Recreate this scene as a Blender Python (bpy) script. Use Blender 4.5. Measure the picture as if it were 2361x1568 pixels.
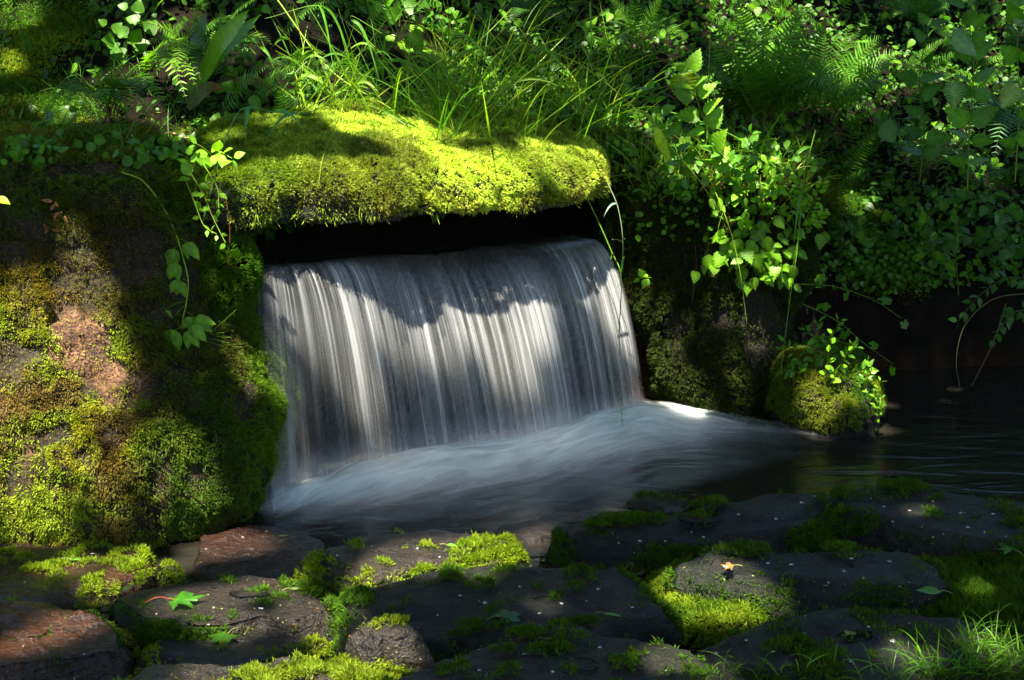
import bpy, math, random
import numpy as np
from mathutils import Vector, Matrix
from mathutils.bvhtree import BVHTree

for _o in list(bpy.data.objects):
    bpy.data.objects.remove(_o)
SC = bpy.context.scene
COL = SC.collection
RNG = np.random.default_rng(11)
random.seed(5)

# ------------------------------------------------------------------ camera, sky, sun, exposure
CAMZ, PITCH, LENS = 1.2, math.radians(12.0), 45.0
FP = 2361 * LENS / 36.0
cd = bpy.data.cameras.new("camera")
cam = bpy.data.objects.new("camera", cd)
COL.objects.link(cam)
cam.location = (0, 0, CAMZ)
cam.rotation_euler = (math.pi / 2 - PITCH, 0, 0)
cd.lens = LENS
cd.sensor_width = 36.0
cd.clip_start = 0.05
cd.clip_end = 500.0
SC.camera = cam

SUN = Vector((-0.13, -0.42, 0.90)).normalized()
S = np.array(SUN)
w = bpy.data.worlds.new("World")
SC.world = w
w.use_nodes = True
nt = w.node_tree
nt.nodes.clear()
sky = nt.nodes.new("ShaderNodeTexSky")
sky.sky_type = 'NISHITA'
sky.sun_disc = False
sky.sun_elevation = math.asin(S[2])
sky.sun_rotation = math.atan2(S[0], S[1])
bg = nt.nodes.new("ShaderNodeBackground")
bg.inputs[1].default_value = 0.06
wo = nt.nodes.new("ShaderNodeOutputWorld")
nt.links.new(sky.outputs[0], bg.inputs[0])
nt.links.new(bg.outputs[0], wo.inputs[0])
ld = bpy.data.lights.new("sun", 'SUN')
ld.energy = 5.0
ld.angle = math.radians(0.5)
ld.color = (1.0, 0.93, 0.76)
sun = bpy.data.objects.new("sun", ld)
COL.objects.link(sun)
sun.rotation_euler = SUN.to_track_quat('Z', 'Y').to_euler()
sun.location = (0, 0, 12)

SC.view_settings.view_transform = 'Standard'
SC.view_settings.look = 'None'
SC.view_settings.exposure = 2.45
SC.view_settings.gamma = 1.0
SC.render.engine = 'CYCLES'
SC.cycles.use_denoising = True
SC.cycles.transparent_max_bounces = 24
SC.cycles.max_bounces = 8
SC.cycles.diffuse_bounces = 4
SC.cycles.sample_clamp_indirect = 4.0

# ------------------------------------------------------------------ picture <-> world
CP, SP = math.cos(PITCH), math.sin(PITCH)
CAM = np.array([0, 0, CAMZ])


def ray(px, py):
    a = (px - 1180.5) / FP
    k = (784 - py) / FP
    return np.array([a, CP + k * SP, -SP + k * CP])


def at(px, py, Y):
    d = ray(px, py)
    return CAM + d * (Y / d[1])


def onz(px, py, z):
    d = ray(px, py)
    return CAM + d * ((z - CAMZ) / d[2])


def proj(P):
    q = np.asarray(P) - CAM
    dep = q[..., 1] * CP - q[..., 2] * SP
    up = q[..., 1] * SP + q[..., 2] * CP
    dep = np.where(np.abs(dep) < 1e-4, 1e-4, dep)
    return 1180.5 + q[..., 0] / dep * FP, 784 - up / dep * FP, dep


# ------------------------------------------------------------------ noise
def _h(i, j, k, seed):
    n = (i * 374761393 + j * 668265263 + k * 2147483647 + seed * 974711) & 0x7fffffff
    n = ((n ^ (n >> 13)) * 1274126177) & 0x7fffffff
    n = ((n ^ (n >> 15)) * 1103515245) & 0x7fffffff
    return (n ^ (n >> 16)) / float(0x7fffffff)


def vn(P, seed=0):
    P = np.asarray(P, float)
    I = np.floor(P).astype(np.int64)
    f = P - I
    f = f * f * (3 - 2 * f)
    i, j, k = I[..., 0], I[..., 1], I[..., 2]
    r = 0
    for a in (0, 1):
        wa = f[..., 0] if a else 1 - f[..., 0]
        for b in (0, 1):
            wb = f[..., 1] if b else 1 - f[..., 1]
            for c in (0, 1):
                wc = f[..., 2] if c else 1 - f[..., 2]
                r = r + wa * wb * wc * _h(i + a, j + b, k + c, seed)
    return r


def fbm(P, oct=4, seed=0, gain=0.5):
    P = np.asarray(P, float)
    r, a, t = 0, 1.0, 0.0
    for o in range(oct):
        r = r + a * vn(P * (2.03 ** o) + 7.3 * o, seed + o)
        t += a
        a *= gain
    return r / t


def sstep(a, b, x):
    t = np.clip((x - a) / (b - a), 0, 1)
    return t * t * (3 - 2 * t)


def nrm(v):
    v = np.asarray(v, float)
    return v / np.maximum(np.linalg.norm(v, axis=-1, keepdims=True), 1e-9)


def lerp(a, b, t):
    return a + (b - a) * t


# ------------------------------------------------------------------ mesh plumbing
class Acc:
    def __init__(s):
        s.V, s.F, s.C, s.U, s.n = [], [], [], [], 0

    def add(s, V, F, C=(1, 1, 1), U=None):
        V = np.asarray(V, float).reshape(-1, 3)
        F = np.asarray(F, np.int64).reshape(-1, 3)
        C = np.asarray(C, float)
        if C.ndim == 1:
            C = np.tile(C, (len(V), 1))
        s.V.append(V)
        s.F.append(F + s.n)
        s.C.append(C[:, :3])
        s.U.append(np.zeros((len(V), 2)) if U is None else np.asarray(U, float))
        s.n += len(V)

    def arrays(s):
        return np.concatenate(s.V), np.concatenate(s.F), np.concatenate(s.C), np.concatenate(s.U)

    def build(s, name, mat, parent=None, smooth=True, base=None):
        V, F, C, U = s.arrays()
        return mesh_obj(name, V, F, mat, parent, C, U, smooth, base)


def mesh_obj(name, V, F, mat, parent=None, C=None, U=None, smooth=True, base=None):
    if base is not None and parent is None:
        V = V - np.asarray(base)
    elif parent is not None:
        V = V - np.array(parent.location)
    me = bpy.data.meshes.new(name)
    me.vertices.add(len(V))
    me.vertices.foreach_set("co", V.astype(np.float32).ravel())
    me.loops.add(F.size)
    me.loops.foreach_set("vertex_index", F.astype(np.int32).ravel())
    me.polygons.add(len(F))
    me.polygons.foreach_set("loop_start", np.arange(0, F.size, 3, dtype=np.int32))
    me.polygons.foreach_set("loop_total", np.full(len(F), 3, dtype=np.int32))
    me.polygons.foreach_set("use_smooth", np.full(len(F), bool(smooth)))
    me.update(calc_edges=True)
    if C is not None:
        ca = me.color_attributes.new("Col", 'FLOAT_COLOR', 'POINT')
        c4 = np.ones((len(V), 4), np.float32)
        c4[:, :3] = C
        ca.data.foreach_set("color", c4.ravel())
    if U is not None and np.any(U):
        uv = me.uv_layers.new(name="UVMap")
        uv.data.foreach_set("uv", U[F.ravel()].astype(np.float32).ravel())
    me.materials.append(mat)
    o = bpy.data.objects.new(name, me)
    COL.objects.link(o)
    if parent is not None:
        o.parent = parent
    elif base is not None:
        o.location = tuple(float(v) for v in base)
    return o


def thing(name, label, cat, loc, group=None):
    o = bpy.data.objects.new(name, None)
    o.empty_display_size = 0.05
    COL.objects.link(o)
    o.location = tuple(float(v) for v in loc)
    return tag(o, label, cat, group)


def tag(o, label, cat, group=None):
    o["label"] = label
    o["category"] = cat
    if group:
        o["group"] = group
    return o


def kind(o, k, label=None, cat=None):
    o["kind"] = k
    if label:
        o["label"] = label
    if cat:
        o["category"] = cat
    return o


# ------------------------------------------------------------------ materials
class NT:
    def __init__(s, name):
        s.m = bpy.data.materials.new(name)
        s.m.use_nodes = True
        s.t = s.m.node_tree
        s.t.nodes.clear()
        s.out = s.n("ShaderNodeOutputMaterial")

    def n(s, typ, **kw):
        nd = s.t.nodes.new(typ)
        for k, v in kw.items():
            if k.startswith("i_"):
                key = k[2:]
                nd.inputs[int(key) if key.isdigit() else key.replace("_", " ")].default_value = v
            else:
                setattr(nd, k, v)
        return nd

    def l(s, a, b):
        s.t.links.new(a, b)

    def noise(s, vec, scale, detail=4, rough=0.55, dist=0.0):
        nd = s.n("ShaderNodeTexNoise", i_Scale=scale, i_Detail=detail, i_Roughness=rough, i_Distortion=dist)
        s.l(vec, nd.inputs["Vector"])
        return nd.outputs["Fac"]

    def ramp(s, fac, stops):
        r = s.n("ShaderNodeValToRGB")
        el = r.color_ramp.elements
        while len(el) < len(stops):
            el.new(0.5)
        for e, (p, c) in zip(el, stops):
            e.position = p
            e.color = (c, c, c, 1) if isinstance(c, (int, float)) else (*c, 1)
        s.l(fac, r.inputs[0])
        return r.outputs[0]

    def mix(s, fac, a, b, mode='MIX'):
        m = s.n("ShaderNodeMix", data_type='RGBA', blend_type=mode)
        for sock, v in ((m.inputs[0], fac), (m.inputs[6], a), (m.inputs[7], b)):
            if isinstance(v, bpy.types.NodeSocket):
                s.l(v, sock)
            else:
                sock.default_value = v if isinstance(v, (int, float)) else (*v, 1)
        return m.outputs[2]

    def math(s, op, a, b=0.5, clamp=False):
        m = s.n("ShaderNodeMath", operation=op, use_clamp=clamp)
        for i, v in enumerate((a, b)):
            if isinstance(v, bpy.types.NodeSocket):
                s.l(v, m.inputs[i])
            else:
                m.inputs[i].default_value = v
        return m.outputs[0]

    def bump(s, h, strength, dist, normal=None):
        b = s.n("ShaderNodeBump", i_Strength=strength, i_Distance=dist)
        s.l(h, b.inputs["Height"])
        if normal is not None:
            s.l(normal, b.inputs["Normal"])
        return b.outputs[0]

    def mapped(s, vec, scale):
        m = s.n("ShaderNodeMapping")
        m.inputs["Scale"].default_value = scale
        s.l(vec, m.inputs[0])
        return m.outputs[0]


def mat_leaf(name, rough=0.42, trans=0.38, spec=0.35, bumpy=False):
    t = NT(name)
    col = t.n("ShaderNodeVertexColor", layer_name="Col").outputs[0]
    geo = t.n("ShaderNodeNewGeometry")
    pos = geo.outputs["Position"]
    n1 = t.noise(pos, 60, 3)
    c = t.mix(1.0, col, t.ramp(n1, [(0.3, 0.75), (0.7, 1.25)]), 'MULTIPLY')
    p = t.n("ShaderNodeBsdfPrincipled", i_Roughness=rough)
    p.inputs["Specular IOR Level"].default_value = spec
    t.l(c, p.inputs["Base Color"])
    tr = t.n("ShaderNodeBsdfTranslucent")
    t.l(t.mix(1.0, c, (1.5, 1.6, 0.7), 'MULTIPLY'), tr.inputs[0])
    mx = t.n("ShaderNodeMixShader")
    mx.inputs[0].default_value = trans
    t.l(p.outputs[0], mx.inputs[1])
    t.l(tr.outputs[0], mx.inputs[2])
    t.l(mx.outputs[0], t.out.inputs[0])
    return t.m


def mat_rock(name, dark, light, r0=0.3, r1=0.7, spec=0.5, scale=1.0, usecol=False, layer=0.0, coat=0.0):
    t = NT(name)
    pos = t.n("ShaderNodeNewGeometry").outputs["Position"]
    a = t.noise(pos, 7 * scale, 6, 0.6)
    b = t.noise(pos, 45 * scale, 5, 0.65)
    c = t.noise(pos, 170 * scale, 3, 0.6)
    str_ = t.noise(t.mapped(pos, (14, 14, 90)), 1.0, 4, 0.6, 0.6)
    k = t.math('ADD', t.math('MULTIPLY', a, 0.55), t.math('MULTIPLY', b, 0.45))
    colr = t.ramp(k, [(0.40, dark), (0.60, light)])
    colr = t.mix(1.0, colr, t.ramp(c, [(0.34, 0.35), (0.66, 1.9)]), 'MULTIPLY')
    if usecol:
        vc = t.n("ShaderNodeVertexColor", layer_name="Col").outputs[0]
        colr = t.mix(1.0, colr, vc, 'MULTIPLY')
    vor = t.n("ShaderNodeTexVoronoi", feature='DISTANCE_TO_EDGE', i_Scale=9 * scale)
    t.l(t.mix(0.12, pos, t.n("ShaderNodeTexNoise", i_Scale=6.0, i_Detail=3.0).outputs["Color"]), vor.inputs["Vector"])
    crack = t.ramp(vor.outputs["Distance"], [(0.0, 0.0), (0.03, 1.0)])
    p = t.n("ShaderNodeBsdfPrincipled")
    p.inputs["Specular IOR Level"].default_value = spec
    p.inputs["Coat Weight"].default_value = coat
    p.inputs["Coat Roughness"].default_value = 0.05
    t.l(colr, p.inputs["Base Color"])
    t.l(t.ramp(t.noise(pos, 5 * scale, 4), [(0.35, r0), (0.65, r1)]), p.inputs["Roughness"])
    n0 = t.bump(a, 0.7, 0.04)
    n1 = t.bump(b, 0.85, 0.022, n0)
    n2 = t.bump(c, 0.8, 0.008, n1)
    n3 = t.bump(str_, 0.35 + layer, 0.006, n2)
    n4 = t.bump(crack, 0.25, 0.004, n3)
    t.l(n4, p.inputs["Normal"])
    t.l(t.bump(t.noise(pos, 110 * scale, 4, 0.7), 1.0, 0.016, n1), p.inputs["Coat Normal"])
    t.l(p.outputs[0], t.out.inputs[0])
    return t.m


M = {}
M['moss'] = mat_leaf("moss", 0.7, 0.35, 0.15)
M['leaf'] = mat_leaf("leaf", 0.45, 0.42, 0.3)
M['glossleaf'] = mat_leaf("gloss_leaf", 0.32, 0.35, 0.45)
M['stem'] = mat_leaf("stem", 0.5, 0.15, 0.3)
M['rock'] = mat_rock("dark_rock", (0.006, 0.006, 0.0055), (0.036, 0.036, 0.032), 0.35, 0.65, 0.28, 1.0, True, 0.1, 0.22)
M['wetrock'] = mat_rock("wet_rock", (0.007, 0.006, 0.0055), (0.032, 0.027, 0.022), 0.3, 0.5, 0.4, 1.0, True, 0.2, 0.6)
M['brownrock'] = mat_rock("brown_wet_rock", (0.012, 0.0045, 0.0018), (0.085, 0.028, 0.008), 0.25, 0.45, 0.4, 0.8, True, 0.3, 0.6)
M['boulder'] = mat_rock("boulder_rock", (0.010, 0.007, 0.005), (0.045, 0.032, 0.022), 0.5, 0.85, 0.25, 1.0, True)
M['soil'] = mat_rock("soil", (0.003, 0.0022, 0.0014), (0.010, 0.007, 0.004), 0.75, 0.95, 0.1, 2.0, True)


def mat_bark():
    t = NT("bark")
    pos = t.n("ShaderNodeNewGeometry").outputs["Position"]
    a = t.noise(t.mapped(pos, (18, 18, 4)), 1.0, 6, 0.65)
    p = t.n("ShaderNodeBsdfPrincipled", i_Roughness=0.9)
    t.l(t.ramp(a, [(0.3, (0.03, 0.02, 0.012)), (0.7, (0.12, 0.09, 0.06))]), p.inputs["Base Color"])
    t.l(t.bump(a, 0.8, 0.03), p.inputs["Normal"])
    t.l(p.outputs[0], t.out.inputs[0])
    return t.m


M['bark'] = mat_bark()


def mat_pool():
    t = NT("pool_water")
    pos = t.n("ShaderNodeNewGeometry").outputs["Position"]
    n = t.noise(t.mapped(pos, (1.6, 5.0, 1)), 2.2, 4, 0.5, 0.8)
    bmp = t.bump(n, 0.35, 0.03)
    bmp = t.bump(t.noise(t.mapped(pos, (9, 22, 1)), 1.0, 3, 0.5, 0.5), 0.12, 0.01, bmp)
    tr = t.n("ShaderNodeBsdfTransparent")
    tr.inputs[0].default_value = (0.50, 0.42, 0.30, 1)
    gl = t.n("ShaderNodeBsdfGlossy", i_Roughness=0.12)
    gl.inputs[0].default_value = (0.9, 0.95, 1.0, 1)
    t.l(bmp, gl.inputs["Normal"])
    df = t.n("ShaderNodeBsdfDiffuse")
    df.inputs[0].default_value = (0.034, 0.032, 0.024, 1)
    m0 = t.n("ShaderNodeMixShader")
    m0.inputs[0].default_value = 0.45
    t.l(tr.outputs[0], m0.inputs[1])
    t.l(df.outputs[0], m0.inputs[2])
    fr = t.n("ShaderNodeFresnel", i_IOR=1.33)
    t.l(bmp, fr.inputs["Normal"])
    m1 = t.n("ShaderNodeMixShader")
    t.l(fr.outputs[0], m1.inputs[0])
    t.l(m0.outputs[0], m1.inputs[1])
    t.l(gl.outputs[0], m1.inputs[2])
    t.l(m1.outputs[0], t.out.inputs[0])
    return t.m


M['pool'] = mat_pool()


def mat_falls(name, su, sv, lo, hi, seed, bright=0.8, amax=0.95):
    """Silky falling water: streaks run down the flow (uv: u across, v along the fall); vertex colour red = how much water is there, with sun and shade near the lip put in."""
    t = NT(name)
    uv = t.n("ShaderNodeUVMap", uv_map="UVMap").outputs[0]
    vc = t.n("ShaderNodeVertexColor", layer_name="Col").outputs[0]
    sep = t.n("ShaderNodeSeparateColor")
    t.l(vc, sep.inputs[0])
    a = t.noise(t.mapped(uv, (su, sv, 1)), 1.0, 3, 0.6, 0.15)
    mp = t.n("ShaderNodeMapping")
    mp.inputs["Scale"].default_value = (su * 3.7, sv * 1.6, 1)
    mp.inputs["Location"].default_value = (seed, seed * 2, 0)
    t.l(uv, mp.inputs[0])
    b = t.noise(mp.outputs[0], 1.0, 3, 0.7, 0.1)
    big = t.noise(t.mapped(uv, (su * 0.16, sv * 0.9, 1)), 1.0, 2, 0.5, 0.2)
    s = t.math('ADD', t.math('MULTIPLY', a, 0.38), t.math('ADD', t.math('MULTIPLY', b, 0.34), t.math('MULTIPLY', big, 0.28)))
    al = t.ramp(s, [(lo, 0.05), ((lo + hi) / 2, 0.36), (hi, 1.0)])
    al = t.math('MULTIPLY', al, sep.outputs[0])
    al = t.math('ADD', al, t.math('MULTIPLY', sep.outputs[1], 0.5))
    al = t.math('MULTIPLY', al, amax, True)
    p = t.n("ShaderNodeBsdfPrincipled", i_Roughness=0.35)
    p.inputs["Base Color"].default_value = (bright, bright * 1.01, bright * 1.03, 1)
    p.inputs["Specular IOR Level"].default_value = 0.6
    t.l(t.bump(s, 0.5, 0.01), p.inputs["Normal"])
    tl = t.n("ShaderNodeBsdfTranslucent")
    tl.inputs[0].default_value = (bright, bright, bright, 1)
    mm = t.n("ShaderNodeMixShader")
    mm.inputs[0].default_value = 0.3
    t.l(p.outputs[0], mm.inputs[1])
    t.l(tl.outputs[0], mm.inputs[2])
    # clear water between the threads: mostly transparent with a fresnel gloss
    cl = t.n("ShaderNodeBsdfTransparent")
    gl = t.n("ShaderNodeBsdfGlossy", i_Roughness=0.22)
    t.l(t.bump(s, 0.6, 0.015), gl.inputs["Normal"])
    fr = t.n("ShaderNodeFresnel", i_IOR=1.2)
    cm = t.n("ShaderNodeMixShader")
    t.l(t.math('MULTIPLY', fr.outputs[0], sep.outputs[2]), cm.inputs[0])
    t.l(cl.outputs[0], cm.inputs[1])
    t.l(gl.outputs[0], cm.inputs[2])
    mx = t.n("ShaderNodeMixShader")
    t.l(al, mx.inputs[0])
    t.l(cm.outputs[0], mx.inputs[1])
    t.l(mm.outputs[0], mx.inputs[2])
    t.l(mx.outputs[0], t.out.inputs[0])
    return t.m


def mat_foam(name, sc, seed, amax=0.9, col=(0.72, 0.82, 0.86)):
    t = NT(name)
    uv = t.n("ShaderNodeUVMap", uv_map="UVMap").outputs[0]
    vc = t.n("ShaderNodeVertexColor", layer_name="Col").outputs[0]
    sep = t.n("ShaderNodeSeparateColor")
    t.l(vc, sep.inputs[0])
    mp = t.n("ShaderNodeMapping")
    mp.inputs["Scale"].default_value = (sc[0], sc[1], 1)
    mp.inputs["Location"].default_value = (seed, seed * 1.7, 0)
    t.l(uv, mp.inputs[0])
    n = t.noise(mp.outputs[0], 1.0, 4, 0.5, 0.9)
    # the density field thins into wisps at its edge
    core = t.math('MULTIPLY', sep.outputs[0], t.math('ADD', t.math('MULTIPLY', t.ramp(n, [(0.32, 0.0), (0.68, 1.0)]), 0.75), 0.45))
    wisp = t.math('MULTIPLY', sep.outputs[0], t.ramp(n, [(0.40, 0.0), (0.75, 1.0)]))
    keep = t.math('POWER', t.math('MINIMUM', sep.outputs[0], 1.0), 0.8)
    al = t.math('ADD', t.math('MULTIPLY', core, keep), t.math('MULTIPLY', wisp, t.math('SUBTRACT', 1.0, keep)))
    al = t.math('MULTIPLY', al, amax, True)
    df = t.n("ShaderNodeBsdfDiffuse")
    df.inputs[0].default_value = (*col, 1)
    tl = t.n("ShaderNodeBsdfTranslucent")
    tl.inputs[0].default_value = (*col, 1)
    mm = t.n("ShaderNodeMixShader")
    mm.inputs[0].default_value = 0.35
    t.l(df.outputs[0], mm.inputs[1])
    t.l(tl.outputs[0], mm.inputs[2])
    cl = t.n("ShaderNodeBsdfTransparent")
    mx = t.n("ShaderNodeMixShader")
    t.l(al, mx.inputs[0])
    t.l(cl.outputs[0], mx.inputs[1])
    t.l(mm.outputs[0], mx.inputs[2])
    t.l(mx.outputs[0], t.out.inputs[0])
    return t.m


# ------------------------------------------------------------------ ground
LIP_L = at(600, 610, 3.56)
LIP_R = at(1372, 552, 4.42)
BX = np.array([-40, -3, -0.95, -0.80, -0.70, 0.32, 0.6, 0.95, 1.15, 1.5, 3, 40.])
BY = np.array([3.6, 3.6, 3.62, 3.55, 3.72, 4.62, 4.62, 4.75, 4.95, 5.05, 5.15, 5.3])
SX = np.array([-40, -1.5, -0.5, 0.0, 0.25, 0.5, 1.0, 2.0, 40.])
SY = np.array([2.75, 2.75, 2.85, 2.95, 3.0, 3.2, 3.3, 3.3, 3.3])


def ground_z(x, y):
    P = np.stack([x, y, np.zeros_like(x)], -1)
    line = np.interp(x, BX, BY) + 0.10 * (fbm(P * 3.1, 3, 5) - 0.5)
    d = y - line
    step = np.interp(x, [-1.0, 0.5, 1.0, 1.3, 3], [0.74, 0.74, 0.66, 0.38, 0.34])
    slope = np.interp(x, [-1.0, 0.5, 1.0, 1.4], [0.62, 0.55, 0.6, 0.8])
    up = step * sstep(-0.03, 0.10, d) + slope * np.maximum(d - 0.05, 0) + 0.10 * (fbm(P * 2.2, 4, 9) - 0.5) * sstep(0, 0.3, d)
    up = np.where(d > 3, step + slope * 2.95 + (d - 3) * 0.28 + 0.9 * (fbm(P * 0.5, 4, 2) - 0.5), up)
    # the dark channel the stream comes out of, under the slab
    lx = (x - LIP_L[0]) / (LIP_R[0] - LIP_L[0])
    inch = sstep(-0.02, 0.03, lx) * (1 - sstep(1.0, 1.04, lx)) * (1 - sstep(0.28, 0.36, d))
    up = lerp(up, np.minimum(up, 0.54), inch)
    shore = np.interp(x, SX, SY)
    bed = -0.16 + 0.18 * (1 - sstep(-0.12, 0.12, y - shore)) + 0.05 * (fbm(P * 6, 4, 3) - 0.5)
    bed = bed + 0.035 * sstep(-0.1, 0.3, x) * sstep(0.0, 0.2, shore - y) + 0.25 * sstep(1.5, -4, y)
    return np.where(d > -0.03, bed * (1 - sstep(-0.03, 0.1, d)) + up, bed)


def grid_faces(nu, nv, wrap=False):
    i = np.arange(nu if wrap else nu - 1)
    j = np.arange(nv - 1)
    I, J = np.meshgrid(i, j, indexing='ij')
    I2 = (I + 1) % nu
    a, b, c, d = I * nv + J, I2 * nv + J, I2 * nv + J + 1, I * nv + J + 1
    return np.concatenate([np.stack([a, b, c], -1).reshape(-1, 3), np.stack([a, c, d], -1).reshape(-1, 3)])


xs = np.concatenate([np.linspace(-60, -3.2, 22), np.arange(-3.1, 3.6, 0.035), np.linspace(3.7, 60, 22)])
ys = np.concatenate([np.linspace(-40, 0.6, 18), np.arange(0.7, 8.0, 0.035), np.linspace(8.2, 70, 26)])
GX, GY = np.meshgrid(xs, ys, indexing='ij')
GZ = ground_z(GX, GY)
gV = np.stack([GX, GY, GZ], -1).reshape(-1, 3)
gF = grid_faces(len(xs), len(ys))
gP = fbm(gV * 3, 3, 21)[:, None]
gC = lerp(np.array([0.7, 0.7, 0.55]), np.array([1.3, 1.15, 0.9]), gP)
bedm = ((gV[:, 2] < 0.0) & (gV[:, 1] > 2.6))[:, None]
gC = np.where(bedm, gC * np.array([5.2, 3.2, 1.8]), gC)
ground = kind(mesh_obj("ground", gV, gF, M['soil'], None, gC), "structure")

SOLIDS = [(gV, gF)]          # everything opaque one can rest something on


def tri_normals(V, F):
    e = np.cross(V[F[:, 1]] - V[F[:, 0]], V[F[:, 2]] - V[F[:, 0]])
    a = np.linalg.norm(e, axis=1)
    return e / np.maximum(a, 1e-12)[:, None], a / 2


def grid_normals(G, wrap=True):
    du = (np.roll(G, -1, 0) - np.roll(G, 1, 0)) if wrap else np.gradient(G, axis=0)
    dv = np.gradient(G, axis=1)
    return nrm(np.cross(du, dv))


# ------------------------------------------------------------------ rocks
def rock_from_outline(out_xy, ztop, zbot, e=0.5, amp=0.02, seed=1, nt=190, nv=56, tilt=(0, 0), nsc=6.0, dome=0.0, grow=1.0, cuts=0):
    """A stone over a plan outline (star shaped about its centre): flattish top, rounded shoulders, near-upright sides."""
    P = np.asarray(out_xy, float)
    c = P.mean(0)
    P = c + (P - c) * grow
    q = P - c
    th = np.arctan2(q[:, 1], q[:, 0])
    r = np.hypot(q[:, 0], q[:, 1])
    o = np.argsort(th)
    th, r = th[o], r[o]
    T = np.linspace(-math.pi, math.pi, nt, endpoint=False)
    R = np.interp(T, np.r_[th - 2 * math.pi, th, th + 2 * math.pi], np.r_[r, r, r])
    for _ in range(3):
        R = 0.25 * np.roll(R, 1) + 0.5 * R + 0.25 * np.roll(R, -1)
    e = e * 0.62
    a = np.linspace(math.pi / 2, -0.35, nv) if False else np.concatenate([math.pi / 2 - (math.pi / 2) * np.linspace(0, 1, nv - 14) ** (1 / max(e, 0.2)) * 0.999, np.linspace(-0.02, -0.35, 14)])
    rr = np.clip(np.cos(a), 1e-4, 1) ** e
    rr = rr * np.where(a < 0, 1 - 0.12 * (-a / 0.35), 1)
    zz = np.where(a >= 0, np.abs(np.sin(a)) ** (e * 0.9), a * 1.2)
    h = ztop - zbot
    G = np.zeros((nt, nv, 3))
    G[..., 0] = c[0] + np.cos(T)[:, None] * R[:, None] * rr[None]
    G[..., 1] = c[1] + np.sin(T)[:, None] * R[:, None] * rr[None]
    G[..., 2] = zbot + h * zz[None] + dome * (1 - rr[None] ** 2)
    pl = np.stack([G[..., 0], G[..., 1], G[..., 0] * 0], -1)
    G[..., 2] += (fbm(pl * 4.5, 3, seed + 40) - 0.5) * h * 0.26 * np.clip(zz[None], 0, 1)
    w_ = fbm(G * 9, 3, seed + 50)
    G[..., 0] += (w_ - 0.5) * amp * 2.2
    G[..., 1] += (fbm(G * 8, 3, seed + 51) - 0.5) * amp * 2.2
    G[..., 2] += tilt[0] * (G[..., 0] - c[0]) + tilt[1] * (G[..., 1] - c[1])
    if cuts:
        rg = np.random.default_rng(seed + 500)
        ext = q.max(0) - q.min(0)
        C0 = np.array([c[0], c[1], zbot + h * 0.5])
        for _ in range(cuts):
            a_ = rg.uniform(0, 6.283)
            nn_ = nrm(np.array([math.cos(a_), math.sin(a_), rg.uniform(0.15, 1.6)]))
            pr = (G - C0) @ nn_
            lim = pr.max() * rg.uniform(0.78, 0.94)
            G = G - (np.maximum(pr - lim, 0) * 0.9)[..., None] * nn_
        zs = G[..., 2] + 0.012 * (fbm(G * 7, 2, seed + 9) - 0.5)
        st = 0.02
        k_ = zs / st
        G[..., 2] += 0.45 * st * (np.floor(k_) + sstep(0.3, 0.7, k_ - np.floor(k_)) - k_)
    return displace(G, amp, seed, nsc)


def displace(G, amp, seed, nsc=6.0):
    N = grid_normals(G)
    if (N[..., 2] * 1.0)[:, 2].mean() < 0:
        N = -N
    d = (fbm(G * nsc * 0.45, 3, seed) - 0.5) * 2.0 * amp
    d = d + (np.abs(fbm(G * nsc * 1.3, 4, seed + 3) - 0.5) * -2.2 + 0.3) * amp * 0.8
    d = d + (fbm(G * nsc * 5, 3, seed + 7) - 0.5) * amp * 0.5
    G = G + N * d[..., None]
    m = G[:, 0].mean(0)
    G[:, 0] = m
    return G


def loft(sections, nt=220, nv=120, amp=0.04, seed=1, p=2.6, nsc=4.0):
    """sections: rows of (z, x0, x1, y0, y1) from top to bottom."""
    s = np.array(sections, float)
    k = np.linspace(0, len(s) - 1, nv)
    row = np.stack([np.interp(k, np.arange(len(s)), s[:, i]) for i in range(5)], -1)
    T = np.linspace(-math.pi, math.pi, nt, endpoint=False)
    ct, st = np.cos(T), np.sin(T)
    cx = np.sign(ct) * np.abs(ct) ** (2 / p)
    cy = np.sign(st) * np.abs(st) ** (2 / p)
    G = np.zeros((nt, nv, 3))
    G[..., 0] = (row[:, 1] + row[:, 2])[None] / 2 + cx[:, None] * (row[:, 2] - row[:, 1])[None] / 2
    G[..., 1] = (row[:, 3] + row[:, 4])[None] / 2 + cy[:, None] * (row[:, 4] - row[:, 3])[None] / 2
    G[..., 2] = row[:, 0][None]
    return displace(G, amp, seed, nsc)


def rock_mesh(G):
    nt, nv = G.shape[:2]
    return G.reshape(-1, 3), grid_faces(nt, nv, True)


def fix_winding(V, F):
    c = V.mean(0)
    N, A = tri_normals(V, F)
    m = V[F].mean(1)
    if (np.einsum('ij,ij->i', N, m - c) * A).sum() < 0:
        F = F[:, ::-1].copy()
    return F


def sample(V, F, n, rng):
    N, A = tri_normals(V, F)
    p = A / A.sum()
    t = rng.choice(len(F), n, p=p)
    r1, r2 = np.sqrt(rng.random(n)), rng.random(n)
    a, b, c = V[F[t, 0]], V[F[t, 1]], V[F[t, 2]]
    return (1 - r1)[:, None] * a + (r1 * (1 - r2))[:, None] * b + (r1 * r2)[:, None] * c, N[t]


DEEP = np.array([0.022, 0.075, 0.006])
MID = np.array([0.06, 0.14, 0.008])
YEL = np.array([0.17, 0.22, 0.010])
BRN = np.array([0.085, 0.055, 0.014])


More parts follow.
